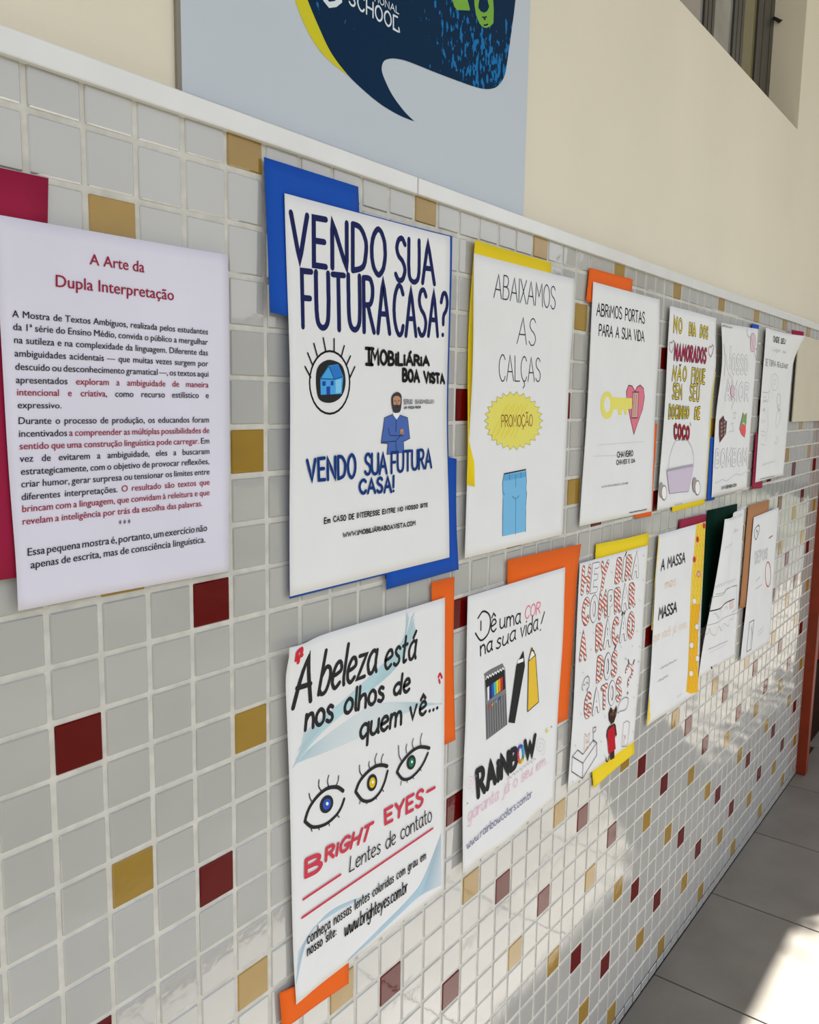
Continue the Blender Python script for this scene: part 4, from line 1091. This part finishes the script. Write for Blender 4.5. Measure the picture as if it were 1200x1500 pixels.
p10.lines('L', [[252, 1068, 258, 900, 265, 890, 283, 925, 310, 882, 305, 960, 308, 1010, 290, 1045, 285, 1020, 270, 1060]], .016, ink('ginger', 205, 150, 110))
p10.lines('L', [[272, 950, 282, 985], [292, 940, 288, 975], [265, 990, 300, 975]], .014, ink('ginger', 205, 150, 110))
p10.lines('L', [[655, 890, 665, 780, 700, 755, 728, 775, 722, 860, 700, 1022, 645, 1026, 655, 890]], .018, GREY)
p10.lines('L', [[668, 990, 670, 950, 688, 930], [665, 905, 680, 925, 690, 900], [666, 1005, 672, 1010]], .022, ink('ginger', 205, 150, 110))
p10.lines('L', [[600, 672, 612, 600, 640, 540, 690, 508, 714, 530, 705, 600, 680, 640, 630, 655, 600, 672]], .024, GREY, smooth=True)
p10.lines('L', [[240, 440, 230, 400, 255, 320, 290, 288, 304, 320, 300, 400, 278, 430, 290, 450], [245, 385, 250, 372, 258, 385], [275, 365, 282, 352, 290, 365]], .02, CHAR, smooth=True)
p10.lines('L', [[482, 1140, 480, 1170, 492, 1182, 505, 1160, 512, 1120]], .045, DBROWN, smooth=True)
p10.fill('L', hx(520, 1085, 566, 1060, 566, 1142, 524, 1168), DBROWN)
p10.fill('L', hx(515, 810, 566, 780, 580, 800, 592, 900, 580, 925, 568, 860, 560, 1000, 505, 1000, 484, 920, 492, 850), DBROWN)
p10.fill('L', hx(497, 852, 560, 800, 575, 880, 572, 950, 580, 1048, 508, 1105, 500, 1020, 492, 930), ink('dress_red', 185, 20, 38))
p10.fill('L', hx(530, 608, 545, 638, 572, 636, 590, 590, 592, 640, 584, 700, 562, 768, 532, 790, 510, 745, 506, 680, 520, 640), DBROWN)
p10.lines('L', [[524, 700, 532, 672], [572, 690, 575, 668], [548, 640, 550, 700], [556, 640, 560, 660]], .018, ink('ginger', 205, 150, 110))
for k, (x, y) in enumerate(((560, 500), (910, 320), (905, 590), (865, 810), (210, 1170), (360, 1170), (330, 1350), (660, 1320), (785, 1310), (865, 1320), (840, 1150), (715, 1450), (860, 1480))):
    p10.scribble('K', x, y, x + 12, y + 18, 8, 5, .014, LGREY, 'doodle')
for k, (x, y) in enumerate(((230, 240), (680, 100), (808, 130), (805, 370), (760, 500), (785, 630), (755, 860), (460, 700), (205, 670), (415, 960), (145, 1000), (455, 1110), (120, 1380))):
    p10.scribble('L', x, y, x + 12, y + 20, 8, 5, .014, LGREY, 'doodle')

# ---------- 11 pasta ---------------------------------------------------------
p11 = Poster([(965, 783.3), (1034, 764), (1022.5, 1015), (947, 1064)], .13, ((0, .7, .06, .1, .3), (1, .9, .04, .1, .2)),
             'white poster A MASSA with a yellow pasta band along its right edge', n=(22, 32))
p11.backing([(995.7, 761.7), (1035.4, 752.7), (1031, 800), (993, 812)], M_CRIMSON, -.05)
p11.fill('S', hx(398, 168, 458, 152, 448, 350, 432, 600, 412, 800, 406, 1000, 408, 1252, 360, 1262, 332, 1248, 345, 1100, 352, 900, 358, 700, 368, 480, 382, 350), ink('pasta_yellow', 238, 205, 70))
p11.fill('S', hx(362, 690, 424, 680, 412, 800, 406, 1000, 408, 1252, 360, 1262, 332, 1248, 345, 1100, 352, 900), ink('pasta_amber', 236, 180, 35))
nd = []
for i in range(16):
    y0 = 170 + 66 * i
    xa = 395 - 4.2 * i; xb = 452 - 3.4 * i
    xa, xb = max(338, xa), max(404, xb)
    for k in range(3):
        x = xa + (xb - xa) * (k + .3) / 3
        nd.append([x + 4, y0, x + 12, y0 + 22, x - 2, y0 + 44, x + 8, y0 + 70])
p11.lines('S', nd, .016, ink('pasta_line', 195, 150, 40), smooth=True)
for x, y in ((385, 665), (366, 950), (404, 1035), (363, 1132), (400, 830)):
    p11.oval('S', x, y, 13, 20, M_PAPER, ink('pasta_line', 195, 150, 40), .02, n=16)
for x, y in ((446, 176), (404, 265), (384, 395)):
    p11.oval('S', x, y, 9, 20, ink('tomato', 205, 60, 55), n=16)
p11.oval('S', 411, 490, 12, 18, ink('rose_circle', 225, 170, 165), ink('tomato', 205, 60, 55), .02, n=16)
p11.fill('S', hx(76, 1470, 92, 1270, 97, 1320, 94, 1380, 100, 1400, 92, 1440), ink('pasta_yellow', 238, 205, 70))
p11.fill('S', hx(152, 240, 158, 238, 128, 560, 120, 620, 110, 850, 105, 850), ink('pasta_yellow', 238, 205, 70))
p11.write('A MASSA', 'S', hx(172, 398, 325, 348, 322, 412, 168, 466), .052, BLACK, gap=.16)
p11.write('mais', 'S', hx(196, 520, 268, 494, 262, 560, 194, 586), .02, ORNG)
p11.write('MASSA', 'S', hx(158, 710, 270, 668, 268, 732, 152, 784), .060, BLACK, gap=.14)
p11.write('que você já viveu', 'S', hx(122, 865, 335, 775, 335, 832, 118, 932), .016, ORNG)
p11.scribble('S', 165, 1100, 270, 1042, 9, 18, .016, GREY)
p11.scribble('S', 150, 1182, 214, 1145, 8, 12, .016, GREY)
p11.scribble('S', 268, 1285, 300, 1265, 7, 8, .012, LGREY)

# ---------- 12 folded poster over dark green card ------------------------------
p12 = Poster([(1062, 760.6), (1090.6, 745.3), (1076.6, 960.3), (1023.5, 992.7)], .15, ((-.05, -.02, .72, .42, .66), (0, .5, .10, .3, .25)),
             'white poster with faint pencil layer drawing and left edge curling off dark green card', n=(30, 36))
p12.backing([(1037, 748), (1080.7, 738), (1072, 905), (1024.4, 921)], M_GREEN, -.09, None, free=.05)
p12.scribble('T', 330, 170, 430, 130, 18, 12, .02, LGREY)
p12.scribble('T', 360, 270, 395, 255, 18, 6, .02, LGREY)
p12.scribble('T', 285, 415, 350, 370, 10, 8, .014, LGREY)
sc = []
for i in range(9):
    sc += [205 + 19 * i, 738 - 7 * i, 212 + 19 * i, 712 - 7 * i, 222 + 19 * i, 716 - 7 * i]
p12.lines('T', [sc], .014, LGREY, smooth=True)
p12.lines('T', [[160, 885, 180, 805, 385, 705, 385, 900, 345, 930], [215, 780, 385, 710], [130, 1035, 395, 930]], .016, GREY)
p12.lines('T', [[155, 920, 365, 820]], .045, CHAR)
p12.lines('T', [[165, 860, 180, 815]], .04, CHAR)
p12.fill('T', hx(330, 838, 358, 825, 358, 892, 330, 905), ink('blush', 226, 200, 198))
p12.lines('T', [[195, 945, 215, 935, 235, 975, 255, 930, 250, 900], [290, 900, 300, 880, 312, 900], [115, 1160, 130, 1110, 150, 1100, 160, 1060, 180, 1105, 215, 1110, 240, 1040, 262, 1075, 280, 1020, 315, 1040, 330, 985, 350, 985, 362, 940]], .018, LGREY, smooth=True)
p12.scribble('T', 155, 1228, 312, 1160, 7, 28, .016, GREY)
p12.scribble('T', 162, 1258, 310, 1185, 4, 20, .008, LGREY)
p12.oval('T', 180, 1378, 6, 11, CHAR); p12.scribble('T', 188, 1372, 222, 1352, 5, 8, .016, GREY)

# ---------- 13 last poster -----------------------------------------------------
p13 = Poster([(1104.5, 757.9), (1141, 743.5), (1127.8, 941), (1084.7, 969.3)], .14, ((0, .5, .05, .12, .3), (1, .05, .08, .1, .2)),
             'white poster DEPOIS with orange ring and phone outline on brown card')
p13.backing([(1096.5, 740.5), (1127, 731.8), (1118, 878), (1083.4, 892)], M_BROWN, -.06)
p13.lines('e', [[155, 345, 150, 290, 170, 250, 192, 240, 196, 270, 185, 320, 165, 362, 155, 345], [165, 300, 172, 280, 180, 300, 176, 320], [186, 228, 190, 240]], .04, CHAR, smooth=True)
p13.write('DEPOIS', 'e', hx(158, 475, 268, 440, 264, 520, 158, 575), .08, CHAR, M_PAPER, .66, gap=.3)
p13.oval('e', 271, 668, 24, 108, None, ink('ring_orange', 190, 92, 45), .065)
p13.scribble('e', 165, 728, 200, 690, 6, 8, .018, GREY)
p13.scribble('e', 162, 795, 220, 755, 7, 10, .018, GREY)
p13.scribble('e', 278, 350, 312, 328, 6, 10, .03, CHAR)
p13.lines('e', [[108, 1092, 148, 1068, 122, 1325, 82, 1350, 108, 1092]], .035, ink('dim', 90, 90, 96))
p13.lines('e', [[120, 1130, 132, 1180, 118, 1240, 112, 1300], [130, 1110, 128, 1200]], .02, GREY)
p13.lines('e', [[178, 1180, 230, 1130], [180, 1208, 232, 1158]], .014, LGREY)

# ================================================================ CREAM CABINET AT THE FAR END
cab = empty('wall_cabinet', W(54.4, 6.3, 0), 'cream painted metal cover box on the tiles beside the last peeling poster', 'cabinet')
M_CAB = mat('cream_metal', (0.63, 0.57, 0.43, 1), 0.5, 0.4, noise=0.04, nscale=8)
cx0 = on_wall(1162.8, 600, .2)[0]
wbox('cabinet_shade_body', cx0 - .06, 58.6, 1.0, 6.36, 0, .12, mat('gap_shade', (0.03, 0.025, 0.02, 1), .8), cab)  # dark colour paints the shadow line along the cover's left edge
wbox('cabinet_cover', cx0, 58.8, 0.98, 6.40, .10, .22, M_CAB, cab, bevel=0.002)

# ================================================================ SCHOOL SIGN
sign = empty('sign_board', W(10.05, -.06, 0), 'pale blue school sign board with a dark blue speech bubble print above tiles', 'sign')
SB = .06
wbox('board', 3.95, 16.28, -20.5, -0.07, WB, SB, M_PANEL, sign, bevel=0.0012)
wbox('board_edge', 3.86, 3.96, -20.5, -0.07, WB, SB - .01, mat('board_edge_grey', (.22, .20, .16, 1), .6), sign)
class Flat(Poster):
    def D(self, c, r): return SB
FS = Flat.__new__(Flat)
FS.base = SB; FS.bumps = (); FS.c0 = 4; FS.w = 12; FS.r0 = -20; FS.h = 20; FS.root = sign; FS.layer = 0
m_b = bpy.data.materials.new('dark_blue_print'); m_b.use_nodes = True
n_ = m_b.node_tree; b_ = n_.nodes['Principled BSDF']; b_.inputs['Roughness'].default_value = .8; b_.inputs['Specular IOR Level'].default_value = .12
g_ = n_.nodes.new('ShaderNodeNewGeometry')
mpn = n_.nodes.new('ShaderNodeMapping'); mpn.inputs['Scale'].default_value = (150, 1, 70); mpn.inputs['Rotation'].default_value = (0, math.radians(12), 0)
t1 = n_.nodes.new('ShaderNodeTexNoise'); t1.inputs['Scale'].default_value = 1.0; t1.inputs['Detail'].default_value = 3
t2 = n_.nodes.new('ShaderNodeTexNoise'); t2.inputs['Scale'].default_value = 9; t2.inputs['Detail'].default_value = 2
# the printed spray is densest round one corner of the bubble
ctr = W(*on_wall(728, 92), SB)
vd = n_.nodes.new('ShaderNodeVectorMath'); vd.operation = 'SUBTRACT'; vd.inputs[1].default_value = ctr
vm = n_.nodes.new('ShaderNodeVectorMath'); vm.operation = 'MULTIPLY'; vm.inputs[1].default_value = (4.2, 0, 9)
vl = n_.nodes.new('ShaderNodeVectorMath'); vl.operation = 'LENGTH'
mr = n_.nodes.new('ShaderNodeMapRange'); mr.inputs[1].default_value = 0; mr.inputs[2].default_value = 1.1; mr.inputs[3].default_value = .24; mr.inputs[4].default_value = 0
ad = n_.nodes.new('ShaderNodeMath'); ad.operation = 'ADD'
ml = n_.nodes.new('ShaderNodeMath'); ml.operation = 'MULTIPLY_ADD'; ml.inputs[1].default_value = .28
cr = n_.nodes.new('ShaderNodeValToRGB'); cr.color_ramp.interpolation = 'CONSTANT'
cr.color_ramp.elements[0].color = (0.0016, 0.022, 0.062, 1); cr.color_ramp.elements[1].position = .86; cr.color_ramp.elements[1].color = (0.008, 0.16, 0.42, 1)
L = n_.links.new
L(g_.outputs['Position'], mpn.inputs[0]); L(mpn.outputs[0], t1.inputs['Vector']); L(g_.outputs['Position'], t2.inputs['Vector'])
L(g_.outputs['Position'], vd.inputs[0]); L(vd.outputs[0], vm.inputs[0]); L(vm.outputs[0], vl.inputs[0]); L(vl.outputs['Value'], mr.inputs[0])
L(t2.outputs[0], ml.inputs[0]); L(t1.outputs[0], ml.inputs[2]); L(ml.outputs[0], ad.inputs[0]); L(mr.outputs[0], ad.inputs[1]); L(ad.outputs[0], cr.inputs[0]); L(cr.outputs[0], b_.inputs['Base Color'])
FS.fill('_', hx(432, 0, 437, 15, 444, 32, 451, 47, 459, 61, 468, 74, 480, 87, 494, 99, 508, 109.5, 512, 100, 470, 20, 455, -20, 425, -22), ink('crescent_yellow', 205, 195, 40), 'speech_bubble_rim', label='yellow crescent rim')
FS.fill('_', hx(450, -1, 466, 38, 484, 76, 506, 106, 530, 130, 558, 153, 585, 169, 606.6, 177.8, 607, 178, 606.4, 177.4, 592, 163, 575, 140, 564, 118, 559, 102, 562, 90, 571, 86, 583, 86.5, 600, 91, 640, 107, 680, 122, 702, 129, 716, 130.5, 727, 127.5, 735, 119, 740, 108,
                 743, 90, 748, 55, 755, 0, 760, -60, 740, -120, 640, -150, 520, -140, 450, -100, 438, -40), m_b, 'speech_bubble', smooth=True, label='dark blue speech bubble with light blue spray')
GRN = ink('lime', 120, 170, 65)
FS.fill('Y', hx(190, -60, 195, 5, 215, 80, 250, 125, 340, 130, 410, 133, 412, 110, 385, 10, 370, -60), GRN, 'print_shape')
FS.fill('Y', hx(465, -60, 470, 60, 490, 190, 530, 290, 570, 340, 620, 352, 670, 330, 708, 290, 712, 120, 700, -60), GRN, 'print_shape')
FS.fill('Y', hx(540, -60, 522, 40, 518, 100, 550, 145, 590, 160, 630, 140, 655, 85, 640, 30, 625, -60), m_b, 'print_shape')
FS.lines('Y', [[570, 215, 590, 222, 620, 212], [590, 242, 606, 243], [588, 318, 612, 316, 636, 306]], .03, ink('print_dark', 10, 35, 50), 'print_shape')
WPR = ink('print_white', 215, 222, 228)
def serif_word(text, quad, w):
    FS.write(text, 'X', quad, w, WPR, gap=.2, jitter=0)
serif_word('SCHOOL', hx(574, -117, 1078, 185, 1078, 328, 574, 42), .034)
serif_word('NATIONAL', hx(700, -138, 1085, 78, 1086, 146, 700, -64), .018)
FS.lines('X', [[1034, 160, 1072, 178], [1032, 296, 1048, 306], [1085, 290, 1092, 332]], .032, WPR, 'lettering')
FS.lines('X', [[320, -60, 322, 0, 365, 52, 430, 44, 480, 4, 478, -60]], .085, WPR, 'emblem')

# ================================================================ TILES LAST (hidden cells are skipped from the single ones)
build_tiles([(math.ceil(p.hidden[0]), math.floor(p.hidden[1]), math.ceil(p.hidden[2]), math.floor(p.hidden[3])) for p in (p1, p2, p3, p4, p5, p6, p7, p8, p9, p10, p11, p12, p13)])
